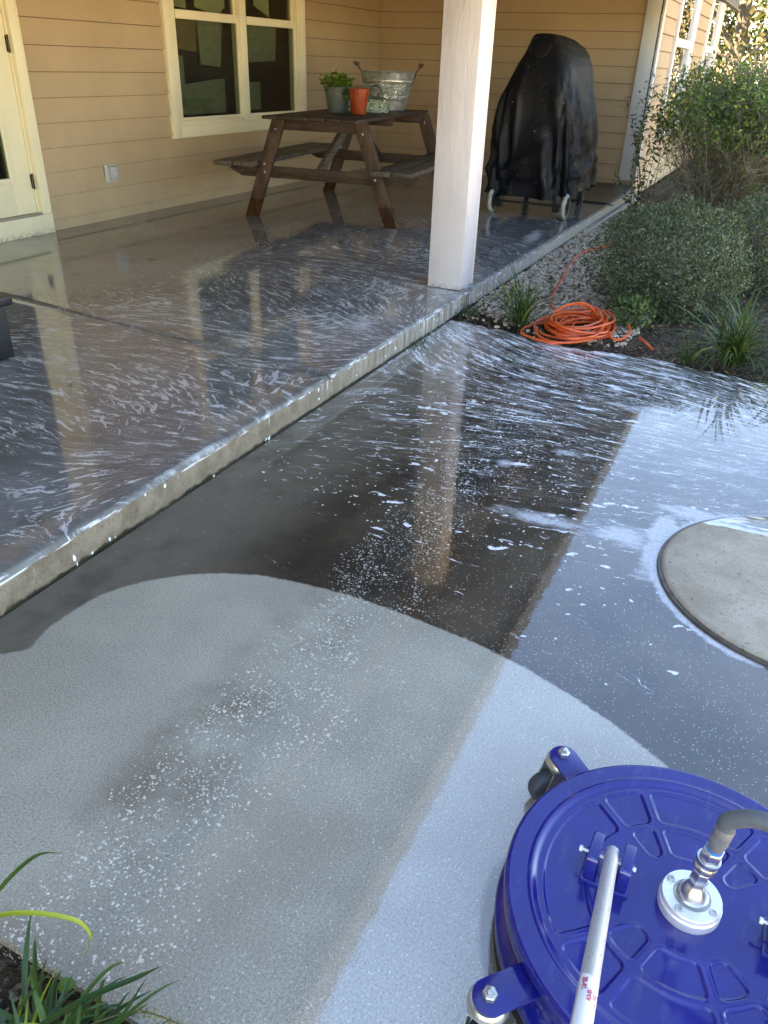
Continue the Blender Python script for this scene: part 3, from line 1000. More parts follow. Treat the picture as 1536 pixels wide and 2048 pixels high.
for (a, b) in ((i0 + 0.046, mid - 0.048), (mid + 0.048, i1 - 0.046)):
    mb = MB()
    zb, zm, zt = j0 + 0.036, 1.515, j1 - 0.036
    # lower sash
    mb.box((a, YA - 0.012, zb), (a + 0.022, YA + 0.02, zm + 0.04))
    mb.box((b - 0.022, YA - 0.012, zb), (b, YA + 0.02, zm + 0.04))
    mb.box((a + .0225, YA - 0.011, zb), (b - .0225, YA + 0.02, zb + 0.022))
    mb.box((a + .0225, YA - 0.020, zm - 0.015), (b - .0225, YA + 0.02, zm + 0.048))
    # upper sash
    mb.box((a, YA + 0.021, zm + 0.02), (a + 0.022, YA + 0.045, zt))
    mb.box((b - 0.022, YA + 0.021, zm + 0.02), (b, YA + 0.045, zt))
    mb.box((a + .0225, YA + 0.022, zt - 0.022), (b - .0225, YA + 0.045, zt))
    mb.build('sash', M_WARM_TRIM, win, bevel=0.0015)
    mb = MB()
    mb.box((a + 0.022, YA + 0.006, zb + 0.022), (b - 0.022, YA + 0.010, zm))
    mb.box((a + 0.022, YA + 0.030, zm), (b - 0.022, YA + 0.034, zt - 0.022))
    mb.build('pane', M_GLASS, win)
# papers and panels leaning inside the glass
mp = simple('pale_board', (0.50, 0.49, 0.36), 0.7)
mp2 = simple('brown_board', (0.22, 0.14, 0.07), 0.7)
mp3 = simple('dim_board', (0.24, 0.24, 0.19), 0.7)


def panel(mat, pts, y):
    mb = MB()
    mb.prism([(x, YA + y, z) for x, z in pts], (0, 0.012, 0))
    o = mb.build('window_covering', mat, win)
    return o


panel(mp, [(5.93, 1.60), (6.19, 1.58), (6.19, 2.3), (5.9, 2.3)], 0.09)
panel(mp, [(6.32, 1.60), (6.62, 1.55), (6.74, 1.62), (6.70, 2.3), (6.30, 2.3)], 0.095)
panel(mp, [(7.20, 1.66), (7.44, 1.58), (7.42, 2.3), (7.16, 2.3)], 0.09)
panel(mp3, [(6.38, 1.18), (6.66, 1.16), (6.72, 1.52), (6.36, 1.54)], 0.12)
panel(mp2, [(5.99, 1.30), (6.34, 1.27), (6.36, 1.55), (5.97, 1.57)], 0.13)
panel(mp3, [(5.945, 0.92), (6.11, 0.94), (6.11, 1.24), (5.945, 1.25)], 0.10)
panel(mp3, [(6.13, 0.79), (6.76, 0.79), (6.76, 1.07), (6.45, 1.05), (6.14, 1.02)], 0.16)
panel(mp3, [(6.91, 1.20), (7.55, 1.22), (7.58, 1.50), (6.91, 1.52)], 0.11)
panel(mp3, [(6.91, 0.80), (7.08, 0.80), (7.08, 1.13), (6.91, 1.13)], 0.12)
panel(mp3, [(7.12, 0.80), (7.32, 0.80), (7.33, 1.04), (7.12, 1.04)], 0.15)

# ---- porch door, hinged on the right
mb = MB()
mb.box((4.232, YA - 0.040, 0.236), (4.308, YA + 0.01, 2.25))
mb.box((4.295, YA - 0.044, 0.236), (4.3085, YA - 0.0395, 2.25))
mb.box((3.0, YA - 0.045, SLAB), (4.309, YA + 0.02, 0.2345))
mb.box((3.0, YA - 0.040, 2.252), (4.309, YA + 0.01, 2.34))
mb.box((4.214, YA - 0.012, 0.236), (4.2315, YA + 0.06, 2.25))
door = mb.build('door', M_WARM_TRIM, house, bevel=0.002)
mb = MB()
gx1, gz0 = 4.035, 0.485
mb.box((gx1 + 0.012, YA - 0.004, 0.25), (4.211, YA + 0.04, 2.24))
mb.box((3.1, YA - 0.004, 0.25), (gx1 + 0.0118, YA + 0.04, gz0 - 0.012))
mb.box((3.1, YA - 0.004, gz0 - 0.0118), (3.28, YA + 0.04, 2.24))
mb.build('door_panel', M_WARM_TRIM, door, bevel=0.0015)
mb = MB()
mb.box((gx1 - 0.008, YA - 0.016, gz0 - 0.035), (gx1 + 0.035, YA - 0.0042, 2.24))
mb.box((3.28, YA - 0.016, gz0 - 0.035), (gx1 - 0.0085, YA - 0.0042, gz0 + 0.006))
mb.build('glass_stop', M_WARM_TRIM, door, bevel=0.004)
mb = MB()
mb.box((3.28, YA + 0.01, gz0 - 0.01), (gx1 + 0.01, YA + 0.016, 2.2))
mb.build('pane', M_GLASS, door)
mh = simple('dark_bronze', (0.05, 0.035, 0.025), 0.35, metal=0.7)
for hz in (0.453, 1.277):
    mb = MB()
    mb.lathe([(0.0, -0.052), (0.006, -0.050), (0.006, 0.050), (0.0, 0.052)], (4.2135, YA - 0.018, hz), seg=10, cap=False)
    mb.box((4.203, YA - 0.0065, hz - 0.045), (4.224, YA - 0.0045, hz + 0.045))
    mb.build('hinge', mh, door, bevel=0.0008)
mb = MB()
mb.box((3.1, YA - 0.055, 0.235), (4.214, YA + 0.03, 0.249))
mb.build('threshold', simple('worn_sill', (0.35, 0.30, 0.22), 0.5), door, bevel=0.002)

# ---- outlet with a weather cover on the porch wall
og = simple('grey_plastic', (0.46, 0.45, 0.42), 0.45)
mb = MB()
mb.box((4.905, YA - 0.024, 0.375), (5.03, YA - 0.013, 0.50))
oc = mb.build('outlet_cover', og, house, bevel=0.004)
mb = MB()
mb.box((4.945, YA - 0.052, 0.40), (5.018, YA - 0.0245, 0.485))
mb.box((4.935, YA - 0.034, 0.487), (5.02, YA - 0.0245, 0.496))
mb.build('lid', og, oc, bevel=0.007)

# ---- side windows on the wall beyond the porch
for (x0, x1, z0, z1) in (W1, W2):
    mb = MB()
    mb.box((x0, YC - 0.045, z0), (x0 + 0.10, YC + 0.01, z1))
    mb.box((x1 - 0.10, YC - 0.045, z0), (x1, YC + 0.01, z1))
    mb.box((x0 + .1005, YC - 0.044, z0), (x1 - .1005, YC + 0.01, z0 + 0.09))
    mb.box((x0 + .1005, YC - 0.044, z1 - 0.10), (x1 - .1005, YC + 0.01, z1))
    wn_ = mb.build('window', M_WHITE, house, bevel=0.002)
    mb = MB()
    mb.box((x0 + .101, YC - 0.025, z0 + .091), (x0 + .15, YC + 0.03, z1 - .101))
    mb.box((x1 - .15, YC - 0.025, z0 + .091), (x1 - .101, YC + 0.03, z1 - .101))
    mb.box((x0 + .1505, YC - 0.028, 1.50), (x1 - .1505, YC + 0.03, 1.585))
    mb.build('sash', M_WHITE, wn_, bevel=0.002)
    mb = MB()
    mb.box((x0 + .15, YC - 0.004, 1.585), (x1 - .15, YC, z1 - .101))
    mb.box((x0 + .15, YC + 0.004, z0 + .091), (x1 - .15, YC + 0.008, 1.50))
    mb.build('pane', M_GLASS, wn_)

# ---- roof: eave low over the patio, rising over the porch and house
PITCH = 0.36
E_Y, E_Z0, E_Z1 = 0.90, 1.80, 2.045


def roof_z(y): return E_Z1 - 0.02 + (y - E_Y) * PITCH


M_SHINGLE = simple('grey_shingle', (0.10, 0.09, 0.08), 0.9, 0.3, 12, 0.5, 60)
M_SOFFIT = simple('pale_blue_grey_soffit_paint', (0.36, 0.43, 0.50), 0.6, 0.08, 3)
mb = MB()
x0, x1 = -9.2, XB + 0.2
RY = 9.0
zr = roof_z(RY)
mb.prism([(x0, E_Y + 0.02, roof_z(E_Y + .02) - 0.005), (x0, RY, zr), (x0, RY, zr - 0.10), (x0, E_Y + 0.02, roof_z(E_Y + .02) - 0.10)], (x1 - x0, 0, 0))
mb.prism([(x1, 1.15, 2.72), (x1, RY, zr), (x1, RY, zr - 0.12), (x1, 1.15, 2.60)], (XEND + 0.4 - x1, 0, 0))
mb.prism([(x0, RY, zr), (x0, RY + 7, 2.2), (x0, RY + 7, 2.1), (x0, RY, zr - 0.10)], (XEND + 0.4 - x0, 0, 0))
roof = mb.build('roof', M_SHINGLE, house)
mb = MB()
mb.box((x0, E_Y - 0.018, E_Z0 + 0.01), (x1, E_Y + 0.019, E_Z1))
mb.box((x0, E_Y - 0.024, E_Z0), (x1, E_Y + 0.006, E_Z0 + 0.0095))
mb.box((x1 + 0.005, 1.13, 2.50), (XEND + 0.4, 1.149, 2.74))
mb.build('fascia', simple('dark_fascia_paint', (0.10, 0.085, 0.065), 0.6), roof, bevel=0.002)
mb = MB()
mb.box((x0, E_Y - 0.030, E_Z0 - 0.012), (x1, E_Y + 0.012, E_Z0 - 0.0005))
mb.build('drip_edge', simple('drip_edge_paint', (0.15, 0.13, 0.10), 0.5), roof, bevel=0.001)
mb = MB()
# sloped soffit, then the flat porch ceiling
mb.prism([(x0, E_Y + 0.02, E_Z0 + 0.02), (x0, 1.55, 2.02), (x0, 1.55, 2.04), (x0, E_Y + 0.02, E_Z0 + 0.04)], (x1 - x0, 0, 0))
mb.prism([(x0, 1.79, 2.12), (x0, YA + 0.01, 2.42), (x0, YA + 0.01, 2.44), (x0, 1.79, 2.14)], (x1 - x0, 0, 0))
mb.prism([(x1, 1.15, 2.52), (x1, YC, 2.52), (x1, YC, 2.54), (x1, 1.15, 2.54)], (XEND - x1, 0, 0))
mb.build('soffit', M_SOFFIT, roof)
mb = MB()
mb.box((x0, 1.56, 1.985), (x1 - 0.2, 1.78, 2.20))
mb.build('porch_beam', simple('grey_beam_paint', (0.24, 0.23, 0.215), 0.6), roof, bevel=0.003)
# gable of the porch roof where the two roofs meet
mb = MB()
mb.prism([(x1 - 0.02, 0.95, 2.0), (x1 - 0.02, RY, 2.0), (x1 - 0.02, RY, zr - 0.1), (x1 - 0.02, 0.95, roof_z(0.95) - 0.1)], (0.02, 0, 0))
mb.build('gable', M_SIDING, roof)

# ---- porch post boxed in grained boards
PX0, PX1, PY0, PY1 = 4.313, 4.521, 1.567, 1.774
mb = MB()
mb.box((PX0, PY0 + 0.0, SLAB + 0.004), (PX0 + 0.022, PY1, 1.984))
mb.box((PX1 - 0.022, PY0, SLAB + 0.004), (PX1, PY1, 1.984))
mb.box((PX0 + 0.0225, PY0 + 0.003, SLAB + 0.004), (PX1 - 0.0225, PY0 + 0.022, 1.984))
mb.box((PX0 + 0.0225, PY1 - 0.022, SLAB + 0.004), (PX1 - 0.0225, PY1 - 0.003, 1.984))
post = mb.build('porch_post', M_POST, house, bevel=0.0025)
post['label'] = 'square white grained post at the slab edge'

# ================================================================== PICNIC TABLE
TA = R(7)
U = Vector((math.cos(TA), math.sin(TA), 0))
Vv = Vector((-math.sin(TA), math.cos(TA), 0))
TN = Vector((5.785, 3.35, SLAB))


def tp(u, v, z): return TN + U * u + Vv * v + Vector((0, 0, z))


WOOD = dict(light=(0.115, 0.058, 0.029), dark=(0.038, 0.018, 0.009))
M_LEG = wood_mat('weathered_leg_timber', WOOD['light'], WOOD['dark'], wetz=0.17, axis=(70, 22, 5))
M_BEAM = wood_mat('weathered_beam_timber', (0.098, 0.050, 0.026), (0.035, 0.017, 0.009), axis=(60, 4, 60))
M_TOP = wood_mat('dark_wet_tabletop', (0.060, 0.036, 0.022), (0.022, 0.013, 0.008), axis=(4, 60, 60))
M_BENCH = wood_mat('grey_bench_timber', (0.15, 0.115, 0.082), (0.055, 0.036, 0.022), axis=(4, 60, 60))
table = thing('picnic_table', tp(0.8, 0, 0), 'weathered brown wooden picnic table with attached benches on the porch', 'table')


def bar(p, q, wdir, wid, tdir, thk):
    """straight timber p->q with width along wdir and thickness along tdir"""
    p, q = Vector(p), Vector(q)
    mb = MB()
    mb.obox((p + q) / 2, (q - p) / 2, Vector(wdir).normalized() * wid / 2, Vector(tdir).normalized() * thk / 2)
    return mb


def leg(u, s, vtop, vfoot):
    mb = MB()
    w2 = 0.056
    poly = [tp(u - 0.02, s * (vfoot - w2), 0.0), tp(u - 0.02, s * (vfoot + w2), 0.0), tp(u - 0.02, s * (vtop + w2), 0.735), tp(u - 0.02, s * (vtop - w2), 0.735)]
    mb.prism(poly, U * 0.04)
    o = mb.build('leg', M_LEG, table, bevel=0.003)
    for (z, dv) in ((0.66, 0.0), (0.405, 0.012), (0.345, -0.012)):
        mb = MB()
        v = s * (vfoot + (vtop - vfoot) * z / 0.735 + dv)
        mb.lathe([(0.0, 0.0), (0.009, 0.001), (0.007, 0.005), (0.0, 0.006)], tp(u - 0.0205, v, z), axis=-U, seg=10, cap=False)
        mb.build('bolt', simple('zinc_bolt', (0.5, 0.5, 0.48), 0.35, metal=0.9), o)


LU = 1.65
for u in (0.0, LU):
    for s in (1, -1):
        leg(u, s, 0.335, 0.61)
for u in (0.042, LU - 0.042):
    # seat bearer with rounded-off ends, and the batten under the top
    mb = MB()
    poly = [tp(u - 0.019, v, z) for v, z in ((-0.79, 0.385), (-0.77, 0.32), (-0.70, 0.300), (0.70, 0.300), (0.79, 0.34), (0.84, 0.385))]
    mb.prism(poly, U * 0.038)
    mb.build('seat_bearer', M_BEAM, table, bevel=0.003)
    mb = MB()
    mb.prism([tp(u - 0.019, v, z) for v, z in ((-0.375, 0.735), (-0.35, 0.655), (0.35, 0.655), (0.375, 0.735))], U * 0.038)
    mb.build('top_batten', M_BEAM, table, bevel=0.003)
mb = MB()
mb.prism([tp(0.78, v, z) for v, z in ((-0.34, 0.735), (-0.32, 0.67), (0.32, 0.67), (0.34, 0.735))], U * 0.038)
mb.build('top_batten', M_BEAM, table, bevel=0.003)
for (ua, ub) in ((0.075, 0.72), (LU - 0.075, 0.87)):
    mb = bar(tp(ua, 0.03, 0.36), tp(ub, 0.03, 0.70), Vector((0, 0, 1)).cross(Vv) + Vector((0, 0, .8)), 0.085, Vv, 0.038)
    mb.build('brace', M_BENCH, table, bevel=0.003)


def boards(mb, u0, u1, v0, v1, n, z0, z1, gap=0.006):
    wv = (v1 - v0 - gap * (n - 1)) / n
    for k in range(n):
        a = v0 + k * (wv + gap)
        du = random.uniform(-0.008, 0.008)
        mb.obox(tp((u0 + u1) / 2 + du, a + wv / 2, (z0 + z1) / 2 + random.uniform(-.0015, .0015)), U * (u1 - u0) / 2, Vv * wv / 2, Vector((0, 0, (z1 - z0) / 2)))


mb = MB()
boards(mb, -0.15, 1.74, -0.36, 0.41, 6, 0.737, 0.760)
mb.build('tabletop', M_TOP, table, bevel=0.004)
for (a, b, ext) in ((0.53, 0.86, 0.0), (-0.80, -0.47, 0.0)):
    mb = MB()
    boards(mb, -0.14, 1.80, a, b, 2, 0.386, 0.422, 0.010)
    mb.build('bench', M_BENCH, table, bevel=0.006)

# ---- foam rings round the feet are part of the wet floor; small foam cushions at each foot
foam_m = simple('soap_foam', (0.85, 0.87, 0.89), 0.6, 0.05, 60, 0.6, 200)

# ---- herb in a grey pot
zt = 0.7615
c = tp(0.60, 0.088, zt)
pot = thing('potted_herb', c, 'bushy bright green herb in a ribbed grey plastic pot on the picnic table', 'potted plant')
mg = simple('grey_green_pot', (0.085, 0.105, 0.095), 0.45, 0.15, 30)
mb = MB()
mb.lathe([(0.060, 0.0), (0.078, 0.002), (0.084, 0.02), (0.100, 0.128), (0.103, 0.130), (0.104, 0.152), (0.109, 0.153), (0.115, 0.188), (0.112, 0.190), (0.106, 0.187), (0.102, 0.160), (0.0, 0.159)], c, seg=40)
mb.build('pot', mg, pot, smooth=True)
mb = MB()
mb.tube([c + Vector(p) for p in catmull([(0.0, 0.112, 0.17), (-0.02, 0.126, 0.14), (-0.035, 0.118, 0.10), (-0.03, 0.105, 0.06)], 5)], 0.004, 6)
mb.build('handle', simple('pale_wire', (0.4, 0.42, 0.4), 0.4), pot, smooth=True)


def leaf_quads(base, direc, normal, length, width, fold=0.25, tipdrop=0.0):
    """diamond leaves with a raised pair of edges: returns V,F (6 verts, 4 tris as 2 quads)"""
    n = len(base)
    d = direc / np.linalg.norm(direc, axis=1, keepdims=True)
    s = np.cross(d, normal)
    s /= np.linalg.norm(s, axis=1, keepdims=True) + 1e-9
    up = np.cross(s, d)
    L = np.asarray(length).reshape(-1, 1)
    W = np.asarray(width).reshape(-1, 1)
    p0 = base
    p1 = base + d * L * 0.45 + up * W * 0.10
    p2 = base + d * L - up * L * tipdrop
    l = base + d * L * 0.42 + s * W * 0.5 + up * W * fold
    r = base + d * L * 0.42 - s * W * 0.5 + up * W * fold
    V = np.stack([p0, l, p2, p1, r], 1).reshape(-1, 3)
    o = np.arange(n)[:, None] * 5
    F = np.concatenate([o + np.array([[0, 3, 2, 1]]), o + np.array([[0, 4, 2, 3]])], 0)
    rnd = rng.random(n)
    return V, F, np.concatenate([rnd, rnd])


def unit(n):
    v = rng.normal(size=(n, 3))
    return v / np.linalg.norm(v, axis=1, keepdims=True)


M_HERB = leaf_mat('herb_leaf', (0.075, 0.17, 0.018), (0.16, 0.29, 0.030), (0.26, 0.36, 0.06))
cc = np.array(c)
n = 260
th = rng.random(n) * 2 * math.pi
rad = np.sqrt(rng.random(n)) * 0.125
base = np.stack([rad * np.cos(th), rad * np.sin(th) + 0.01, 0.19 + rng.random(n) * 0.115 * (1.15 - rad / 0.2)], 1) + cc
base2 = np.stack([-0.08 + 0.03 * rng.random(18), -0.10 + 0.03 * rng.normal(size=18), 0.10 + 0.09 * rng.random(18)], 1) + cc
base = np.concatenate([base, base2])
n = len(base)
d = unit(n) * [1, 1, 0.35] + [0, 0, 0.1]
V, F, rd = leaf_quads(base, d, np.tile([0, 0, 1.0], (n, 1)) + unit(n) * 0.6, 0.025 + 0.028 * rng.random(n), 0.022 + 0.022 * rng.random(n), 0.12)
np_mesh('foliage', V, F, M_HERB, pot, fattrs=dict(rnd=rd))
mb = MB()
for k in range(34):
    a = random.random() * 6.28
    r0 = random.random() * 0.05
    r1 = random.random() * 0.11
    mb.tube([c + Vector((r0 * math.cos(a), r0 * math.sin(a), 0.158)), c + Vector((r1 * math.cos(a), r1 * math.sin(a), 0.23)), c + Vector((r1 * 1.1 * math.cos(a), r1 * 1.1 * math.sin(a), 0.29))], 0.0018, 4)
mb.build('stems', simple('green_stem', (0.16, 0.26, 0.05), 0.5), pot)

# ---- small orange nursery pot
c = tp(0.52, -0.125, zt)
rp = thing('nursery_pot', c, 'small orange plastic nursery pot with withered stems on the table corner', 'plant pot')
mb = MB()
prof = [(0.055, 0.0), (0.061, 0.003), (0.063, 0.012), (0.060, 0.016), (0.078, 0.150), (0.0815, 0.151), (0.086, 0.187), (0.083, 0.188), (0.079, 0.172), (0.0, 0.170)]
mb.lathe(prof, c, seg=44)
t = NT('orange_plastic')
x, y, z = t.xyz()
ang = t.m_('ARCTAN2', y, x)
rib = t.m_('SINE', t.mul(ang, 16))
cmix = t.mix(t.ss(t.noise(scale=12, detail=3), 0.35, 0.7), (0.27, 0.040, 0.012), (0.35, 0.062, 0.018))
t.pbr(cmix, 0.25, normal=t.bump(rib, 0.15, 0.004))
mb.build('pot', t.m, rp, smooth=True)
mb = MB()
for k in range(7):
    a, q = random.random() * 6.28, random.uniform(0.05, 0.13)
    pts = catmull([(0.02 * math.cos(a), 0.02 * math.sin(a), 0.17), (0.05 * math.cos(a), 0.05 * math.sin(a), 0.21), (q * math.cos(a), q * math.sin(a), 0.205), (q * 1.1 * math.cos(a), q * 1.1 * math.sin(a), 0.16)], 4)
    mb.tube([c + p for p in pts], 0.0022, 4)
mb.build('withered_stems', simple('dry_stem', (0.16, 0.10, 0.05), 0.7), rp)

# ---- galvanised tub
c = tp(1.40, -0.075, zt)
tub = thing('galvanized_tub', c, 'big round galvanized metal tub with embossed grapes and twisted iron handles', 'tub')
t = NT('galvanised_steel')
x, y, z = t.xyz()
sp = t.vor(None, 26)
r, g, b = t.xyz(sp.outputs['Color'])
cg = t.mix(r, (0.42, 0.43, 0.40), (0.64, 0.65, 0.61))
hm = t.vor(t.scl(t.pos(), (1, 1, 1)), 75)
patchm = t.mul(t.ss(z, 0.08, 0.10), t.ss(z, 0.235, 0.22))
hmask = t.mul(patchm, t.ss(t.noise(scale=7, detail=2), 0.40, 0.52))
bn = t.bump(t.add(t.mul(t.mul(hm.outputs['Distance'], hmask), 1.2), t.mul(t.noise(scale=18, detail=3), 0.25)), 0.9, 0.008)
t.pbr(cg, t.mr(g, 0, 1, 0.30, 0.45), metal=0.75, normal=bn)
mb = MB()
prof = [(0.150, 0.0), (0.156, 0.003), (0.158, 0.012), (0.205, 0.165), (0.226, 0.228), (0.229, 0.230), (0.230, 0.240), (0.228, 0.243), (0.243, 0.292), (0.249, 0.296), (0.252, 0.302), (0.249, 0.308), (0.243, 0.307),
        (0.236, 0.290), (0.150, 0.012), (0.0, 0.010)]
mb.lathe(prof, c, seg=72)
tb = mb.build('tub_body', t.m, tub, smooth=True)
# embossed bunches of grapes on the outside
mb = MB()
for gth in (-2.95, -2.55, 2.9, 2.45, -2.1):
    for row in range(6):
        for col in range(6 - row if row > 1 else 5):
            z = 0.195 - row * 0.020
            rr = 0.158 + (0.226 - 0.158) * (z - 0.012) / 0.216
            aa = gth + (col - (5 - row) / 2) * 0.021 / rr
            p = c + Vector((rr * math.cos(aa), rr * math.sin(aa), z))
            o = Vector((math.cos(aa), math.sin(aa), -0.2)).normalized()
            mb.lathe([(0.0105, -0.002), (0.0092, 0.0035), (0.006, 0.0065), (0.0, 0.0078)], p, axis=o, seg=8, cap=False)
mb.build('embossed_grapes', t.m, tub, smooth=True)
mi = simple('rusty_iron', (0.085, 0.045, 0.025), 0.6, 0.3, 60, 0.5)
for s in (1, -1):
    a = Vv * s
    mb = MB()
    pts = [c + a * 0.236 + Vector((0, 0, 0.21)), c + a * 0.253 + Vector((0, 0, 0.29)), c + a * 0.285 + Vector((0, 0, 0.335)), c + a * 0.305 + Vector((0, 0, 0.352))]
    mb.tube(catmull(pts, 5), 0.006, 7)
    ring = [c + a * 0.300 + Vector((0, 0, 0.356)) + U * (0.05 * math.cos(q)) + (a * 0.7 + Vector((0, 0, 0.7))) * (0.016 * math.sin(q)) for q in [k * math.pi / 8 for k in range(17)]]
    mb.tube(ring, 0.006, 7)
    for k in range(5):
        q = k * 1.257
        mb.lathe([(0.0, -0.009), (0.008, -0.005), (0.009, 0.0), (0.008, 0.005), (0.0, 0.009)], c + a * (0.303 + 0.008 * math.cos(q)) + Vector((0, 0, 0.358 + 0.010 * math.sin(q))) - U * (0.05 * (k % 2)), seg=8, cap=False)
    mb.build('handle', mi, tub, smooth=True)

# ---- low woven basket with an arched handle, between the pots and the tub
c = tp(1.00, -0.035, zt)
bk = thing('woven_basket', c, 'low pale green woven basket with a dark arched handle in front of the tub', 'basket')
mw = simple('pale_green_withy', (0.40, 0.46, 0.34), 0.55, 0.35, 60)
mb = MB()
for k in range(15):
    pts = []
    lay = k % 5
    off = random.uniform(0, 6.28)
    rr0 = 0.168 - 0.006 * lay
    for q in range(61):
        a = q * 2 * math.pi / 60
        wv = math.sin(a * (5 + k % 3) + off)
        rr = rr0 + 0.009 * math.cos(a * (5 + k % 3) + off) + random.uniform(-.001, .001)
        pts.append(c + U * (rr * 0.62 * math.cos(a)) + Vv * (rr * math.sin(a)) + Vector((0, 0, 0.012 + 0.018 * lay + 0.011 * wv)))
    mb.tube(pts, 0.0055, 6, cap=False)
mb.build('weave', mw, bk, smooth=True)
mb = MB()
mb.lathe([(0.0, 0.0), (0.10, 0.0), (0.10, 0.01), (0.0, 0.012)], c, seg=24)
mb.build('base', mw, bk)
mb = MB()
arc = [c - U * 0.10 + Vv * (-0.10 + 0.062 * math.cos(q)) + Vector((0, 0, 0.105 + 0.100 * math.sin(q) ** 0.8 if math.sin(q) > 0 else 0.105)) for q in [k * math.pi / 16 for k in range(17)]]
arc = [arc[0] + Vector((0, 0, -0.03))] + arc + [arc[-1] + Vector((0, 0, -0.03))]
mb.tube(arc, 0.0075, 7)
mb.tube([arc[1], arc[-2]], 0.007, 7)
mb.build('handle', simple('dark_green_cord', (0.075, 0.095, 0.06), 0.6), bk, smooth=True)

# ================================================================== COVERED GRILL
gl = thing('covered_grill', (7.55, 2.05, SLAB), 'grill cart under a black dusty fitted cover with white tyred wheels', 'grill')
LV = [(0.275, 7.00, 8.10, 1.625, 2.475), (0.34, 7.01, 8.10, 1.63, 2.47), (0.60, 7.03, 8.08, 1.655, 2.455), (0.85, 7.05, 8.06, 1.69, 2.44), (1.02, 7.08, 8.04, 1.735, 2.40), (1.15, 7.11, 8.05, 1.775, 2.34),
      (1.25, 7.14, 8.05, 1.795, 2.30), (1.34, 7.17, 8.04, 1.835, 2.25), (1.41, 7.19, 7.99, 1.895, 2.215), (1.455, 7.20, 7.84, 1.945, 2.19), (1.48, 7.22, 7.60, 2.00, 2.165), (1.487, 7.26, 7.50, 2.04, 2.13)]
nz, na = 84, 260
zz = np.concatenate([np.linspace(0.275, 1.40, 62), np.linspace(1.41, 1.487, nz - 62)])
LVa = np.array(LV)
par = [np.interp(zz, LVa[:, 0], LVa[:, k]) for k in range(1, 5)]
# soften the interpolated profile
for k in range(4):
    q = par[k].copy()
    for _ in range(2):
        q[1:-1] = 0.25 * q[:-2] + 0.5 * q[1:-1] + 0.25 * q[2:]
    par[k] = q
ang = np.linspace(0, 2 * math.pi, na, endpoint=False)
ex = 5.0
cx_ = np.sign(np.cos(ang)) * np.abs(np.cos(ang)) ** (2 / ex)
sy_ = np.sign(np.sin(ang)) * np.abs(np.sin(ang)) ** (2 / ex)
V = np.zeros((nz, na, 3))
for i in range(nz):
    x0, x1, y0, y1 = (par[k][i] for k in range(4))
    V[i, :, 0] = (x0 + x1) / 2 + (x1 - x0) / 2 * cx_
    V[i, :, 1] = (y0 + y1) / 2 + (y1 - y0) / 2 * sy_
    V[i, :, 2] = zz[i]
# hem that dips at the corners
hem = 0.02 * np.sin(ang * 4 + 0.6) + 0.025 * np.sin(ang * 2 - 1.0) + 0.012 * np.sin(ang * 9)
fac = np.clip((0.62 - zz) / 0.32, 0, 1)[:, None]
V[:, :, 2] += hem[None, :] * fac
N = np.stack([np.cos(ang), np.sin(ang), 0 * ang], 1)
P = V.reshape(-1, 3)
A_ = np.tile(ang, nz)
Zr = P[:, 2]
lowf = np.clip((1.25 - Zr) / 0.8, 0, 1)
fold = 0.026 * np.sin(A_ * 11 + 2.2 * np.sin(Zr * 3.1) + 3 * vnoise(P, 31, 2.5)) * lowf
fold += 0.018 * np.sin(A_ * 19 + 5 * vnoise(P, 32, 3.0) + Zr * 4) * lowf
q = vnoise(P * [1, 1, 0.45], 33, 7.5)
crease = -np.abs(q - 0.5) ** 0.8 * 0.085 + 0.014
fold += crease * np.clip((1.35 - Zr) / 0.5, 0.25, 1)
q2 = vnoise(np.stack([P[:, 0], P[:, 1] * 1.0 + P[:, 2] * 0.8, P[:, 2]], 1), 35, 5.5)
fold += -np.abs(q2 - 0.5) ** 0.8 * 0.10 * np.clip((1.0 - Zr) / 0.4, 0, 1)
NN = np.tile(N, (nz, 1, 1)).reshape(-1, 3)
P = P + NN * fold[:, None]
ii = np.arange(nz * na).reshape(nz, na)
F = np.stack([ii[:-1].ravel(), np.roll(ii, -1, 1)[:-1].ravel(), np.roll(ii, -1, 1)[1:].ravel(), ii[1:].ravel()], 1)
# closed top
top = len(P)
P = np.concatenate([P, P[-na:].mean(0, keepdims=True) + [[0, 0, 0.004]]])
F = np.concatenate([F, np.stack([ii[-1], np.roll(ii[-1], -1), np.full(na, top), np.full(na, top)], 1)])
F3 = F
t = NT('black_cover_fabric')
x, y, z = t.xyz()
dust = t.noise(t.vec(t.mul(x, 26), t.mul(y, 26), t.mul(z, 3)), 1.0, 4, 0.65)
dmask = t.mul(t.ss(z, -0.1 + 0.2, 1.25), t.ss(dust, 0.45, 0.72))
sidey = t.ss(t.xyz(t.n('ShaderNodeNewGeometry').outputs['Normal'])[1], -0.1, -0.8)
cb = t.mix(t.mul(dmask, 0.11), (0.004, 0.0045, 0.007), (0.11, 0.095, 0.075))
cb = t.mix(t.mul(t.mul(sidey, t.ss(dust, 0.35, 0.65)), 0.28), cb, (0.10, 0.088, 0.07))
vd = t.vor(None, 120)
r, g, b = t.xyz(vd.outputs['Color'])
dr = t.mul(t.m_('GREATER_THAN', r, 0.993), t.ss(vd.outputs['Distance'], 0.32, 0.2))
vd2 = t.vor(None, 45)
r2, g2, b2 = t.xyz(vd2.outputs['Color'])
dr2 = t.mul(t.m_('GREATER_THAN', r2, 0.993), t.ss(vd2.outputs['Distance'], 0.24, 0.14))
cb = t.mix(t.mx(dr, dr2), cb, (0.5, 0.5, 0.5))
t.pbr(cb, 0.52, spec=0.22, normal=t.bump(t.add(t.noise(scale=26, detail=4), t.mul(t.noise(scale=700, detail=1), 0.15)), 0.30, 0.012))
M_COVER = t.m
tri = F3[-na:, :3]
me_obj = np_mesh('cover', P, F3[:-na], M_COVER, gl, smooth=True)
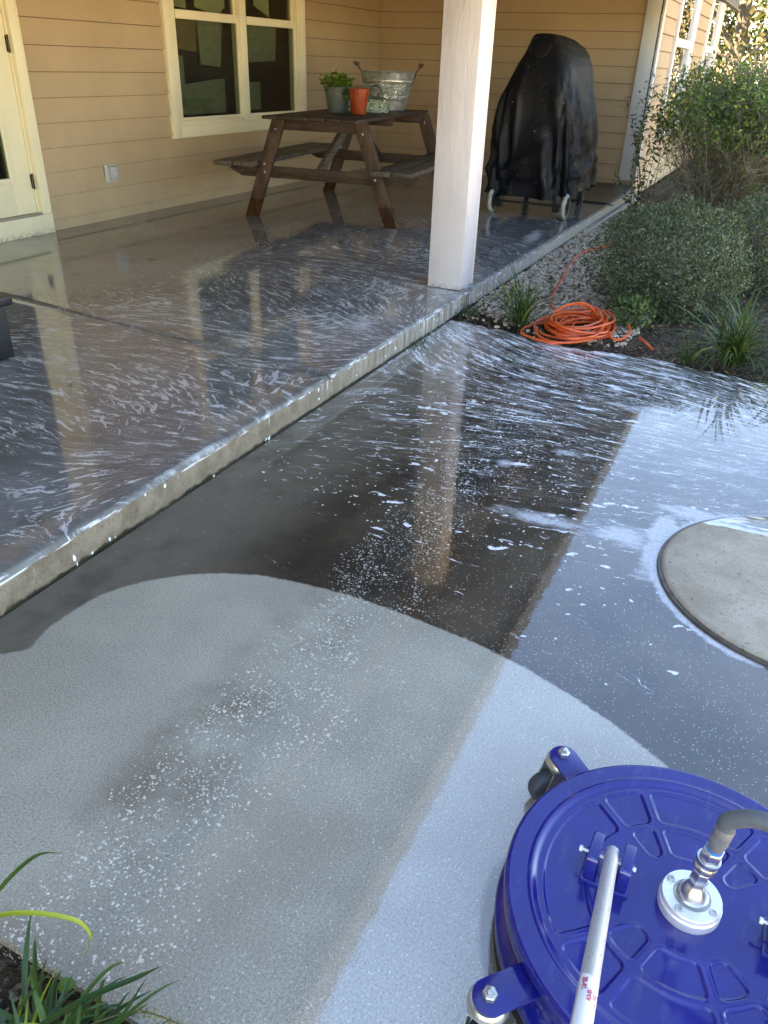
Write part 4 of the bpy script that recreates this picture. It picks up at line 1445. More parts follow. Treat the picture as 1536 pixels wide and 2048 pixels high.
bm = bmesh.new()
bm.from_mesh(me_obj.data)
bm.verts.ensure_lookup_table()
for a_, b_, c_ in tri:
    bm.faces.new((bm.verts[a_], bm.verts[b_], bm.verts[c_])).smooth = True
bm.to_mesh(me_obj.data)
bm.free()
# round vent patch sewn on the near end, piping seam below it
pc = Vector((7.165, 2.085, 1.385))
mb = MB()
nrm = Vector((-0.93, 0, 0.36)).normalized()
mb.lathe([(0.085, -0.010), (0.085, 0.004), (0.078, 0.007), (0.0, 0.010)], pc, axis=nrm, seg=32, cap=False)
ring = [pc + nrm * 0.006 + (nrm.orthogonal().normalized() * math.cos(a) + nrm.cross(nrm.orthogonal().normalized()) * math.sin(a)) * 0.083 for a in [k * 2 * math.pi / 32 for k in range(33)]]
mb.tube(ring, 0.0045, 6)
mb.build('vent_patch', M_COVER, me_obj, smooth=True)
# cart below: legs, shelf, axle, wheels
mk = simple('black_cart_steel', (0.010, 0.010, 0.011), 0.45)
mb = MB()
mb.box((7.09, 1.76, 0.335), (8.0, 2.36, 0.385))
mb.build('bottom_shelf', mk, gl, bevel=0.004)
for (x, y) in ((7.14, 1.775), (7.14, 2.29), (8.02, 1.775), (8.0, 2.29)):
    mb = MB()
    mb.box((x - 0.028, y - 0.028, SLAB + (0.03 if x > 7.5 else 0.05)), (x + 0.028, y + 0.028, 0.345))
    if x > 7.5:
        mb.lathe([(0.03, 0.0), (0.034, 0.005), (0.022, 0.03)], (x, y, SLAB), seg=14)
    mb.build('leg', mk, gl, bevel=0.003)
mb = MB()
mb.tube([(7.10, 1.66, SLAB + 0.105), (7.10, 2.37, SLAB + 0.105)], 0.010, 10)
mb.build('axle', mk, gl, smooth=True)
mt = simple('dirty_white_rubber', (0.34, 0.34, 0.28), 0.6, 0.3, 25)
for y in (1.685, 2.345):
    wc = Vector((7.10, y, SLAB + 0.105))
    mb = MB()
    prof = []
    for k in range(13):
        a = -math.pi / 2 + math.pi * k / 12
        prof.append((0.083 + 0.022 * math.cos(a), 0.019 * math.sin(a)))
    mb.lathe([(0.078, -0.019)] + prof + [(0.078, 0.019)], wc, axis=(0, 1, 0), seg=40, cap=False)
    wh = mb.build('wheel', mt, gl, smooth=True)
    mb = MB()
    mb.lathe([(0.0, -0.020), (0.02, -0.020), (0.022, -0.008), (0.079, -0.010), (0.079, 0.010), (0.022, 0.008), (0.02, 0.020), (0.0, 0.020)], wc, axis=(0, 1, 0), seg=32, cap=False)
    mb.build('hub', mk, wh, smooth=True)

# ---- dark mat behind the grill
mm = simple('dark_rubber_mat', (0.022, 0.020, 0.018), 0.4, 0.4, 18, 0.6, 40, coat=0.4, crough=0.15)
n = 40
X, Y = np.meshgrid(np.linspace(8.25, 9.50, n), np.linspace(1.50, 2.30, n), indexing='ij')
P = np.stack([X.ravel(), Y.ravel(), np.full(X.size, SLAB + 0.010)], 1)
P[:, 2] += 0.010 * vnoise(P, 41, 4) + 0.03 * np.clip((P[:, 0] - 9.25) / 0.25, 0, 1) ** 2 - 0.02 * np.clip((YE + 0.02 - P[:, 1]) / 0.05, 0, 1)
top = len(P)
P2 = P.copy()
P2[:, 2] -= 0.008
ii = np.arange(n * n).reshape(n, n)
q = np.stack([ii[:-1, :-1].ravel(), ii[1:, :-1].ravel(), ii[1:, 1:].ravel(), ii[:-1, 1:].ravel()], 1)
ed = np.concatenate([ii[:, 0], ii[-1, 1:], ii[-2::-1, -1], ii[0, -2:0:-1]])
sidef = np.stack([ed, np.roll(ed, -1), np.roll(ed, -1) + top, ed + top], 1)
mat_o = np_mesh('mat', np.concatenate([P, P2]), np.concatenate([q, q[:, ::-1] + top, sidef[:, ::-1]]), mm, smooth=True)
tag(mat_o, 'dark wet rubber mat lying on the slab behind the grill', 'mat')

# ---- black bin at the left
bn_ = thing('storage_bin', (1.95, 3.0, SLAB), 'black plastic bin at the left standing in foam on the slab', 'bin')
mbk = simple('black_plastic', (0.012, 0.012, 0.014), 0.35)
mb = MB()
mb.prism([(1.72, 2.80, SLAB + 0.004), (2.225, 2.795, SLAB + 0.004), (2.225, 3.2, SLAB + 0.004), (1.72, 3.2, SLAB + 0.004)], (0.0, 0, 0.22))
mb.build('tub', mbk, bn_, bevel=0.008)
mb = MB()
mb.box((1.70, 2.775, SLAB + 0.222), (2.255, 3.22, SLAB + 0.262))
mb.build('lid', mbk, bn_, bevel=0.008)

# ================================================================== SURFACE CLEANER
SCC = Vector((0.885, -0.125, 0.0))
sc_ = thing('surface_cleaner', SCC, 'round glossy blue rotary surface cleaner with steel hose swivel on the cleaned concrete', 'surface cleaner')
t = NT('glossy_blue_paint')
blot = t.noise(scale=9, detail=4)
cbl = t.mix(t.ss(blot, 0.3, 0.7), (0.0055, 0.010, 0.155), (0.009, 0.015, 0.205))
vv_ = t.vor(None, 60)
rr_, gg_, bb_ = t.xyz(vv_.outputs['Color'])
spk = t.mul(t.m_('GREATER_THAN', rr_, 0.97), t.ss(vv_.outputs['Distance'], 0.15, 0.08))
cbl = t.mix(t.mul(spk, 0.7), cbl, (0.02, 0.02, 0.06))
vb_ = t.vor(None, 150)
r1_, g1_, b1_ = t.xyz(vb_.outputs['Color'])
bead = t.mul(t.m_('GREATER_THAN', r1_, 0.95), t.ss(vb_.outputs['Distance'], 0.34, 0.05))
smear = t.ss(t.noise(t.vec(t.mul(x if False else t.xyz()[0], 14), t.mul(t.xyz()[1], 40), 0.0), 1.0, 5, 0.65), 0.52, 0.75)
cbl = t.mix(t.mul(smear, 0.10), cbl, (0.30, 0.32, 0.36))
grime = t.ss(t.noise(scale=60, detail=4, rough=0.7), 0.60, 0.72)
cbl = t.mix(t.mul(grime, 0.18), cbl, (0.10, 0.09, 0.08))
t.pbr(cbl, t.add(t.mr(blot, 0.3, 0.7, 0.10, 0.17), t.mul(smear, 0.12)), normal=t.bump(t.add(t.noise(scale=22, detail=3), t.mul(bead, 1.2)), 0.10, 0.003), coat=0.35, crough=t.add(0.03, t.mul(smear, 0.10)))
M_BLUE = t.m
nr, na = 130, 600
GAPS = [26, 49, 131, 157, 203, 229, 311, 334]
rs = np.linspace(0.02, 0.272, nr)
th = np.linspace(0, 2 * math.pi, na, endpoint=False)
RR, TT = np.meshgrid(rs, th, indexing='ij')
H = np.full(RR.shape, 0.140)


def sstep(x, a, b):
    q = np.clip((x - a) / (b - a), 0, 1)
    return q * q * (3 - 2 * q)


H -= 0.0055 * (1 - sstep(RR, 0.226, 0.236))
H += 0.0022 * np.exp(-((RR - 0.2385) / 0.003) ** 2)
deg = np.degrees(TT)
for (ra, rb) in ((0.086, 0.142), (0.150, 0.218)):
    for k in range(len(GAPS)):
        g0, g1 = GAPS[k], GAPS[(k + 1) % len(GAPS)]
        if k == len(GAPS) - 1:
            g1 += 360
        m_ = (g0 + g1) / 2
        half = R((g1 - g0) / 2)
        da = np.abs((deg - m_ + 180) % 360 - 180)
        if ra < 0.1 and (40 < m_ < 140 or 220 < m_ < 320):
            continue
        x_ = (half - np.radians(da)) * RR - 0.006         # distance inside the radial sides
        y_ = np.minimum(RR - ra - 0.010 * np.cos(np.radians(da) * math.pi / (2 * half)) * 0, rb - RR)
        rad = 0.012
        dx, dy = np.maximum(rad - x_, 0), np.maximum(rad - y_, 0)
        inside = rad - np.hypot(dx, dy) + np.minimum(np.maximum(x_, y_) * 0, 0)
        inside = np.where((x_ > rad) & (y_ > rad), rad, inside)
        H -= 0.0030 * sstep(inside, 0.0, 0.0040) - 0.0006 * np.exp(-((inside + 0.0018) / 0.0015) ** 2)
V = np.stack([SCC.x + RR * np.cos(TT), SCC.y + RR * np.sin(TT), H], -1).reshape(-1, 3)
extra = [(0.2755, 0.1385), (0.2780, 0.134), (0.2790, 0.127), (0.2780, 0.118), (0.2750, 0.114)]
for (r_e, z_e) in extra:
    V = np.concatenate([V, np.stack([SCC.x + r_e * np.cos(th), SCC.y + r_e * np.sin(th), np.full(na, z_e)], 1)])
rows = nr + len(extra)
ii = np.arange(rows * na).reshape(rows, na)
F = np.stack([ii[:-1].ravel(), ii[1:].ravel(), np.roll(ii, -1, 1)[1:].ravel(), np.roll(ii, -1, 1)[:-1].ravel()], 1)
np_mesh('cover_plate', V, F, M_BLUE, sc_, smooth=True)
mb = MB()
mb.lathe([(0.270, 0.116), (0.2755, 0.114), (0.2765, 0.100), (0.272, 0.094), (0.270, 0.066), (0.276, 0.060), (0.284, 0.056), (0.286, 0.050), (0.284, 0.030), (0.278, 0.026)], SCC, seg=120, cap=False)
mb.build('housing', M_BLUE, sc_, smooth=True)
mb = MB()
mb.lathe([(0.281, 0.040), (0.2825, 0.024), (0.283, 0.002), (0.275, 0.0015), (0.274, 0.04)], SCC, seg=120, cap=False)
mb.build('brush_skirt', simple('black_bristle', (0.006, 0.006, 0.008), 0.6, 0.4, 150), sc_, smooth=True)
steel = simple('brushed_steel', (0.62, 0.62, 0.60), 0.28, 0.08, 60, metal=0.95)
zinc = simple('zinc_plate', (0.56, 0.56, 0.53), 0.33, 0.15, 40, 0.2, 80, metal=0.85)
alu = simple('machined_aluminium', (0.86, 0.87, 0.86), 0.42, 0.04, 90, metal=0.6)
rub = simple('grey_rubber_wheel', (0.050, 0.060, 0.072), 0.5, 0.2, 50)
# casters on four arms
for adeg in (47, 138, 222, 313):
    a = R(adeg)
    o = Vector((math.cos(a), math.sin(a), 0))
    s = Vector((-math.sin(a), math.cos(a), 0))
    mb = MB()
    end = SCC + o * 0.342
    poly = [SCC + o * 0.268 + s * 0.0265, SCC + o * 0.268 - s * 0.0265]
    for k in range(11):
        q = -math.pi / 2 + math.pi * k / 10
        poly.append(end + o * (0.024 * math.cos(q)) + s * (0.0265 * math.sin(q)))
    mb.prism([p + Vector((0, 0, 0.108)) for p in poly], (0, 0, 0.005))
    ca = mb.build('caster', M_BLUE, sc_, bevel=0.0008)
    mb = MB()
    mb.lathe([(0.0, 0.0), (0.0115, 0.0), (0.0115, 0.009), (0.0095, 0.011), (0.0065, 0.011), (0.0065, 0.016), (0.0, 0.017)], end + Vector((0, 0, 0.1135)), seg=6, cap=False)
    mb.build('nut', zinc, ca, bevel=0.0006)
    sw = (-0.85 * o + 0.9 * s) if adeg == 47 else (-0.3 * o + 0.95 * s)
    sw = Vector((-0.62, 0.78, 0)) if adeg == 47 else (Vector((-1.0, 0.12, 0)) if adeg == 138 else -o)
    sw.normalize()
    sx = Vector((-sw.y, sw.x, 0))
    mb = MB()
    mb.lathe([(0.0, 0.0), (0.026, -0.001), (0.030, -0.006), (0.031, -0.014), (0.024, -0.020), (0.012, -0.021), (0.0, -0.021)], end + Vector((0, 0, 0.1075)), seg=28, cap=False)
    wc = end + sw * 0.026 + Vector((0, 0, 0.034))
    for q in (-1, 1):
        pl = [end + sx * (0.0195 * q) - sw * 0.018 + Vector((0, 0, 0.0875)), end + sx * (0.0195 * q) + sw * 0.024 + Vector((0, 0, 0.0875)),
              wc + sx * (0.0195 * q) + sw * 0.012 + Vector((0, 0, -0.004)), wc + sx * (0.0195 * q) - sw * 0.006 + Vector((0, 0, -0.010))]
        mb.prism(pl, sx * (0.003 * q))
    mb.obox(end + sw * 0.003 + Vector((0, 0, 0.086)), sw * 0.022, sx * 0.0225, Vector((0, 0, 0.002)))
    mb.lathe([(0.0, -0.027), (0.006, -0.027), (0.006, 0.027), (0.0, 0.027)], wc, axis=sx, seg=8, cap=False)
    mb.build('fork', zinc, ca, smooth=True)
    mb = MB()
    mb.lathe([(0.008, -0.0165), (0.024, -0.0165), (0.031, -0.012), (0.034, -0.005), (0.034, 0.005), (0.031, 0.012), (0.024, 0.0165), (0.008, 0.0165)], wc, axis=sx, seg=32)
    mb.build('wheel', rub, ca, smooth=True)
# handle brackets
for yb in (-0.003, -0.272):
    bx = 0.885
    mb = MB()
    mb.box((bx - 0.032, yb - 0.038, 0.130), (bx + 0.034, yb + 0.038, 0.1405))
    br = mb.build('handle_bracket', M_BLUE, sc_, bevel=0.002)
    for s in (1, -1):
        mb = MB()
        y0_, y1_ = sorted((yb + s * 0.0165, yb + s * 0.034))
        mb.prism([(bx - 0.027, y0_, 0.141), (bx + 0.029, y0_, 0.141), (bx + 0.029, y0_, 0.186), (bx - 0.024, y0_, 0.188), (bx - 0.029, y0_, 0.180)], (0, y1_ - y0_, 0))
        mb.build('lug', M_BLUE, br, bevel=0.0015)
    mb = MB()
    mb.lathe([(0.0, -0.040), (0.0035, -0.040), (0.0035, -0.036), (0.0025, -0.036), (0.0025, 0.044), (0.005, 0.044), (0.005, 0.049), (0.0, 0.049)], (bx + 0.002, yb, 0.166), axis=(0, 1, 0), seg=10, cap=False)
    mb.build('pin', simple('white_metal', (0.8, 0.8, 0.78), 0.3), br, smooth=True)
# two handle tubes and the grip bar
hd = Vector((0.469 - 0.891, -0.012, 0.434 - 0.170)).normalized()
h0 = Vector((0.905, -0.003, 0.163))
h1 = Vector((0.905, -0.272, 0.163))
t = NT('scuffed_aluminium_tube')
x, y, z = t.xyz()
sc_n = t.noise(t.vec(t.mul(x, 90), t.mul(y, 300), t.mul(z, 90)), 1.0, 4, 0.65)
ct = t.mix(t.ss(sc_n, 0.58, 0.72), (0.66, 0.665, 0.665), (0.22, 0.21, 0.20))
t.pbr(ct, 0.38, metal=0.55, normal=t.bump(sc_n, 0.08, 0.002))
M_TUBE = t.m
for k, hs in enumerate((h0, h1)):
    mb = MB()
    pts = [hs, hs + hd * 0.0015, hs + hd * 0.045, hs + hd * 0.06, hs + hd * 0.96]
    mb.tube(pts, [0.0098, 0.0112, 0.0112, 0.0108, 0.0108], 24)
    tb_ = mb.build('handle_tube', M_TUBE, sc_, smooth=True)
    if k == 0:
        first_tube = tb_
mb = MB()
mb.tube([h0 + hd * 0.955 + Vector((0, 0.06, 0)), h1 + hd * 0.955 - Vector((0, 0.06, 0))], 0.014, 20)
mb.build('grip', simple('black_grip', (0.015, 0.015, 0.015), 0.6), sc_, smooth=True)
# sticker wrapped on the tube, with its red print
e1 = Vector((0, 1, 0)) - hd * hd.y
e1.normalize()
e2 = hd.cross(e1)
if e2.z < 0:
    e2 = -e2
TRAD = 0.0110


def on_tube(s, w, lift=0.0):
    """s along the tube, w round it (0 = facing up, + towards the right of the photograph)"""
    a = w / TRAD
    return h0 + hd * s + (e2 * math.cos(a) - e1 * math.sin(a)) * (TRAD + lift)


CAMDIR = 0.0018
S0, S1 = 0.432, 0.62
mb = MB()
ns, nw = 30, 14
vs_, fs_ = [], []
for i in range(ns + 1):
    for j in range(nw + 1):
        w_ = -0.0105 + 0.0225 * j / nw
        s_ = S0 + (S1 - S0) * i / ns + (0.014 * (j / nw) if i == 0 else 0) + (0.0012 * math.sin(i * 2.1) if j == nw else 0) * 0
        vs_.append(on_tube(s_, w_ + (0.0008 * math.sin(i * 1.7) if j == nw else 0), 0.0004))
for i in range(ns):
    for j in range(nw):
        q = i * (nw + 1) + j
        fs_.append((q, q + 1, q + nw + 2, q + nw + 1))
mb.add(vs_, fs_)
stk = mb.build('sticker', simple('sticker_paper', (0.82, 0.83, 0.85), 0.4, 0.03), first_tube, smooth=True)
M_RED = simple('red_print', (0.62, 0.05, 0.10), 0.5, 0.1)


def print_text(body, size, s0, w0, bold=0.0):
    cu = bpy.data.curves.new('print', 'FONT')
    cu.body = body
    cu.size = size
    cu.offset = bold
    ob = bpy.data.objects.new('print_tmp', cu)
    COL.objects.link(ob)
    dg = bpy.context.evaluated_depsgraph_get()
    me = bpy.data.meshes.new_from_object(ob.evaluated_get(dg))
    org = root_loc(stk)
    bm = bmesh.new()
    bm.from_mesh(me)
    bmesh.ops.triangulate(bm, faces=bm.faces)
    for v_ in bm.verts:
        p = on_tube(s0 + v_.co.x, w0 + v_.co.y, 0.0007)
        v_.co = p - org
    bm.to_mesh(me)
    bm.free()
    bpy.data.objects.remove(ob)
    bpy.data.curves.remove(cu)
    link('print', me, M_RED, stk, False)


print_text('300-497-', 0.0078, S0 + 0.012, -0.0078, 0.0002)
print_text('Hardw', 0.0090, S0 + 0.034, -0.0008, 0.0002)
print_text('Toys W', 0.0080, S0 + 0.034, 0.0058, 0.0001)

# swivel flange, swivel, couplings and hose
fc = SCC + Vector((0.0, -0.003, 0))
mb = MB()
mb.lathe([(0.0455, 0.135), (0.0465, 0.137), (0.0465, 0.152), (0.0445, 0.1545), (0.0445, 0.161), (0.0435, 0.163), (0.028, 0.163), (0.0255, 0.158), (0.020, 0.156), (0.0, 0.156)], fc, seg=64)
fl = mb.build('swivel_flange', alu, sc_, smooth=True)
for k in range(4):
    a = R(45 + 90 * k + 20)
    mb = MB()
    mb.lathe([(0.0065, 0.0), (0.0065, 0.0018), (0.0055, 0.0024), (0.003, 0.0024), (0.0028, 0.0006), (0.0, 0.0006)], fc + Vector((0.0358 * math.cos(a), 0.0358 * math.sin(a), 0.1632)), seg=16, cap=False)
    mb.build('bolt', zinc, fl, smooth=True)
tilt = Vector((-0.02, -0.085, 1)).normalized()
mb = MB()
b0 = fc + Vector((0, 0, 0.155))
mb.lathe([(0.022, 0.0), (0.0235, 0.006), (0.0235, 0.012), (0.021, 0.014), (0.0205, 0.019), (0.012, 0.034), (0.0105, 0.036), (0.0105, 0.046)], b0, axis=(0, 0, 1), seg=36)
mb.build('swivel_body', steel, sc_, smooth=True)
mb = MB()
b1 = b0 + Vector((0, 0, 0.045))
mb.lathe([(0.0, 0.0), (0.0125, 0.0), (0.0135, 0.002), (0.0135, 0.024), (0.0125, 0.026), (0.0, 0.026)], b1, axis=tilt, seg=6, cap=False)
mb.build('hex_nut', steel, sc_, bevel=0.0008)
mb = MB()
b2 = b1 + tilt * 0.026
mb.lathe([(0.011, 0.0), (0.011, 0.004), (0.0165, 0.006), (0.0175, 0.010), (0.0170, 0.015), (0.0155, 0.018), (0.0165, 0.021), (0.0175, 0.024), (0.0172, 0.029), (0.013, 0.030)], b2, axis=tilt, seg=32)
mb.build('coupling', steel, sc_, smooth=True)
mb = MB()
b3 = b2 + tilt * 0.0295
mb.lathe([(0.0, 0.0), (0.0145, 0.0), (0.0158, 0.002), (0.0158, 0.019), (0.0145, 0.0215), (0.0, 0.0215)], b3, axis=tilt, seg=6, cap=False)
mb.build('hex_nut', steel, sc_, bevel=0.0008)
mb = MB()
b4 = b3 + tilt * 0.0215
mb.lathe([(0.0, 0.0), (0.0125, 0.0), (0.0125, 0.003), (0.0, 0.003)], b4, axis=tilt, seg=28)
mb.build('seal_ring', simple('blue_seal', (0.04, 0.22, 0.55), 0.4), sc_, smooth=True)
mb = MB()
b5 = b4 + tilt * 0.003
mb.lathe([(0.0105, 0.0), (0.0108, 0.010), (0.0128, 0.011), (0.0133, 0.014), (0.0133, 0.046), (0.0125, 0.049)], b5, axis=tilt, seg=28)
mb.build('hose_ferrule', simple('dull_ferrule', (0.30, 0.30, 0.28), 0.45, 0.15, 60, metal=0.6), sc_, smooth=True)
b6 = b5 + tilt * 0.046
mb = MB()
hp = [b6, b6 + tilt * 0.018, b6 + Vector((-0.006, -0.030, 0.043)), b6 + Vector((-0.014, -0.072, 0.050)), b6 + Vector((-0.02, -0.13, 0.040)), b6 + Vector((-0.05, -0.25, -0.03)), b6 + Vector((-0.10, -0.45, -0.22)), b6 + Vector((-0.05, -0.80, -0.315)), b6 + Vector((0.1, -1.6, -0.32))]
mb.tube(catmull(hp, 10), 0.0125, 20)
mb.build('pressure_hose', simple('grey_hose_rubber', (0.11, 0.125, 0.13), 0.5, 0.1, 30), sc_, smooth=True)

# ================================================================== CONCRETE LID IN THE PATIO
LC, LR = (2.135, -0.325), 0.398
t = NT('dry_concrete_lid')
x, y, z = t.xyz()
m1 = t.noise(scale=5, detail=6, rough=0.65)
m2 = t.noise(scale=160, detail=3, rough=0.7)
m3 = t.noise(t.vec(t.mul(t.add(x, y), 14), t.mul(t.sub(x, y), 60), 0.0), 1.0, 4)
cl_ = t.mix(t.ss(m1, 0.3, 0.7), (0.35, 0.285, 0.20), (0.50, 0.43, 0.325))
cl_ = t.mix(t.ss(m2, 0.48, 0.72, 0, 0.55), cl_, (0.16, 0.13, 0.10))
cl_ = t.mix(t.ss(t.noise(scale=70, detail=2), 0.33, 0.27, 0, 0.75), cl_, (0.08, 0.065, 0.05))
cl_ = t.mix(t.ss(m3, 0.60, 0.8, 0, 0.35), cl_, (0.30, 0.24, 0.16))
dry = t.ss(t.add(x, t.mul(t.sub(t.noise(scale=18, detail=4), 0.5), 0.05)), 0.235, 0.228)
fm = t.ss(t.noise(t.vec(t.mul(x, 30), t.mul(y, 6), 0.0), 1.0, 4), 0.50, 0.58, 0, 0.7)
fm = t.mx(fm, t.ss(t.add(x, t.mul(t.sub(t.noise(scale=18, detail=4), 0.5), 0.05)), 0.275, 0.235, 0.0, 0.7))
wetc = t.mix(fm, (0.06, 0.05, 0.04), (0.85, 0.87, 0.9))
col = t.mix(dry, wetc, cl_)
t.pbr(col, 0.8, spec=0.2, normal=t.bump(t.add(m1, m2), 0.3, 0.004), coat=t.m_('SUBTRACT', 1.0, dry), crough=0.03, cior=1.6)
lid = thing('concrete_lid', (LC[0], LC[1], 0), 'round pale dry concrete lid rising out of the wet patio', 'concrete lid')
mb = MB()
mb.lathe([(LR, 0.001), (LR, 0.012), (LR - 0.004, 0.017), (LR - 0.012, 0.019), (LR * 0.6, 0.021), (0.0, 0.022)], (LC[0], LC[1], 0), seg=140, cap=False)
mb.build('lid_plate', t.m, lid, smooth=True)
mb = MB()
mb.lathe([(LR + 0.0005, 0.0015), (LR + 0.0005, 0.009), (LR + 0.010, 0.008), (LR + 0.013, 0.0015)], (LC[0], LC[1], 0), seg=140, cap=False)
mb.build('rim', simple('dark_wet_rim', (0.075, 0.062, 0.045), 0.3, 0.4, 40, 0.6, 60), lid, smooth=True)

# ================================================================== GARDEN HOSE
pts = []
hc = Vector((4.22, 0.855, 0.0))
random.seed(11)
prev = 0.0
for k in range(17):
    f = k / 16
    rx = random.uniform(0.18, 0.30) * (1 - 0.2 * f)
    ry = random.uniform(0.13, 0.215) * (1 - 0.15 * f)
    ox, oy = random.uniform(-0.08, 0.07), random.uniform(-0.06, 0.05)
    if k == 3:
        rx, ry, ox, oy = 0.18, 0.16, -0.12, 0.10
    zb = 0.008 + 0.0027 * k
    tz = random.uniform(-0.02, 0.035)
    ph = random.uniform(0, 6.28)
    for q in range(12):
        a = q * math.pi / 6
        z = zb + max(0, tz) * (1 + math.cos(a + ph)) * 0.6 + random.uniform(0, 0.006)
        if k == 13:
            z += 0.07 * max(0, math.cos(a - 0.2)) ** 1.2
        pts.append(hc + Vector((ox + rx * math.cos(a) + random.uniform(-.012, .012), oy + ry * math.sin(a) + random.uniform(-.012, .012), z)))
pts += [Vector((4.15, 0.66, 0.04)), Vector((4.13, 0.60, 0.03)), Vector((4.22, 0.57, 0.05)), Vector((4.33, 0.60, 0.06))]
strand = [Vector(p) for p in ((4.62, 1.10, 0.022), (4.817, 1.146, 0.025), (5.224, 1.207, 0.025), (5.5, 1.24, 0.028), (5.783, 1.282, 0.025), (6.279, 1.298, 0.026), (6.7, 1.15, 0.03))]
strand.reverse()
allp = strand + [Vector((4.52, 1.02, 0.025))] + pts
mo = NT('orange_hose_rubber')
f = mo.noise(scale=18, detail=3)
mo.pbr(mo.mix(mo.ss(f, 0.3, 0.7), (0.62, 0.085, 0.020), (0.78, 0.135, 0.035)), 0.35)
mb = MB()
mb.tube(catmull(allp, 5), 0.0064, 8)
hz_ = mb.build('garden_hose', mo.m, smooth=True)
tag(hz_, 'bright orange garden hose coiled in a heap at the patio edge', 'hose')
hz_.data.transform(Matrix.Translation((-4.27, -0.815, 0)))
hz_.location = (4.27, 0.815, 0)
mb = MB()
mb.tube([(4.085, 0.425, 0.02), (4.13, 0.465, 0.035), (4.185, 0.51, 0.04)], 0.0064, 10)
h2 = mb.build('hose_end', mo.m, smooth=True)
tag(h2, 'short stub of orange hose poking out right of the coil', 'hose')

# ================================================================== GRAVEL
ico = bmesh.new()
bmesh.ops.create_icosphere(ico, subdivisions=1, radius=1.0)
iv = np.array([v.co[:] for v in ico.verts])
itri = np.array([[v.index for v in f.verts] for f in ico.faces])
ico.free()


def pebbles(n, xr, yr, smin, smax, dens=None):
    x = rng.uniform(*xr, n)
    y = rng.uniform(*yr, n)
    keep = np.ones(n, bool) if dens is None else rng.random(n) < dens(x, y)
    x, y = x[keep], y[keep]
    n = len(x)
    s = smin + (smax - smin) * rng.random(n) ** 2
    ax = s[:, None] * (0.6 + 0.6 * rng.random((n, 3))) * [1, 1, 0.7]
    rot = rng.random(n) * 6.28
    vv = iv[None] * (1 + 0.22 * rng.normal(size=(n, len(iv), 1)).clip(-1.5, 1.5)) * ax[:, None, :]
    cr, sr = np.cos(rot)[:, None], np.sin(rot)[:, None]
    X = vv[..., 0] * cr - vv[..., 1] * sr + x[:, None]
    Y = vv[..., 0] * sr + vv[..., 1] * cr + y[:, None]
    Z = vv[..., 2] + (0.002 + rng.random(n) * 0.012)[:, None]
    V = np.stack([X, Y, Z], -1).reshape(-1, 3)
    F = (itri[None] + (np.arange(n) * len(iv))[:, None, None]).reshape(-1, 3)
    rd = np.repeat(rng.random(n), len(itri))
    return V, F, rd


t = NT('river_pebble')
r = t.attr('rnd')
cp = t.mix(r, (0.34, 0.27, 0.19), (0.68, 0.59, 0.47))
cp = t.mix(t.ss(r, 0.75, 0.8), cp, (0.13, 0.085, 0.06))
cp = t.mix(t.ss(r, 0.92, 0.93), cp, (0.58, 0.56, 0.53))
t.pbr(t.mix(t.ss(t.noise(scale=90, detail=3), 0.35, 0.7, 0, 0.4), cp, (0.12, 0.09, 0.07)), 0.6)


def gdens(x, y):
    a = np.clip((x - 4.25 - 0.12 * np.sin(y * 9)) / 0.3, 0.0, 1)
    return np.where(x < EDGE(y) + 0.03, 0, 0.08 + 0.92 * a)


V, F, rd = pebbles(17000, (4.0, 8.6), (0.55, YE - 0.01), 0.009, 0.020, gdens)
g = np_mesh('gravel', V, F, t.m, fattrs=dict(rnd=rd))
g['kind'] = 'stuff'
tag(g, 'pale tan pebbles covering the bed along the slab', 'gravel')
M_PEB = t.m


# ---- fallen leaves on the soil
n = 900
lx, ly = rng.uniform(3.95, 6.5, n), rng.uniform(-0.7, 1.5, n)
kp = lx > EDGE(ly) + 0.02
lx, ly = lx[kp], ly[kp]
n = len(lx)


def leaf_litter():
    base = np.stack([lx, ly, 0.002 + 0.025 * rng.random(n)], 1)
    d = rng.normal(size=(n, 3)) * [1, 1, 0.25]
    nn = np.tile([0, 0, 1.0], (n, 1)) + 0.35 * rng.normal(size=(n, 3))
    d_ = d / np.linalg.norm(d, axis=1, keepdims=True)
    s_ = np.cross(d_, nn)
    s_ /= np.linalg.norm(s_, axis=1, keepdims=True)
    L = (0.022 + 0.03 * rng.random(n))[:, None]
    W = (0.008 + 0.010 * rng.random(n))[:, None]
    V = np.stack([base, base + d_ * L * .45 + s_ * W, base + d_ * L + [0, 0, .004], base + d_ * L * .45 - s_ * W], 1).reshape(-1, 3)
    V[:, 2] = np.maximum(V[:, 2], 0.001)
    F = np.arange(4 * n).reshape(n, 4)
    o = np_mesh('leaf_litter', V, F, leaf_mat('dead_leaf', (0.07, 0.038, 0.018), (0.20, 0.13, 0.065), (0.32, 0.24, 0.13), 0.7, 0.1), fattrs=dict(rnd=rng.random(n)))
    o['kind'] = 'stuff'
    tag(o, 'brown fallen leaves strewn over the soil of the bed', 'leaves')


leaf_litter()

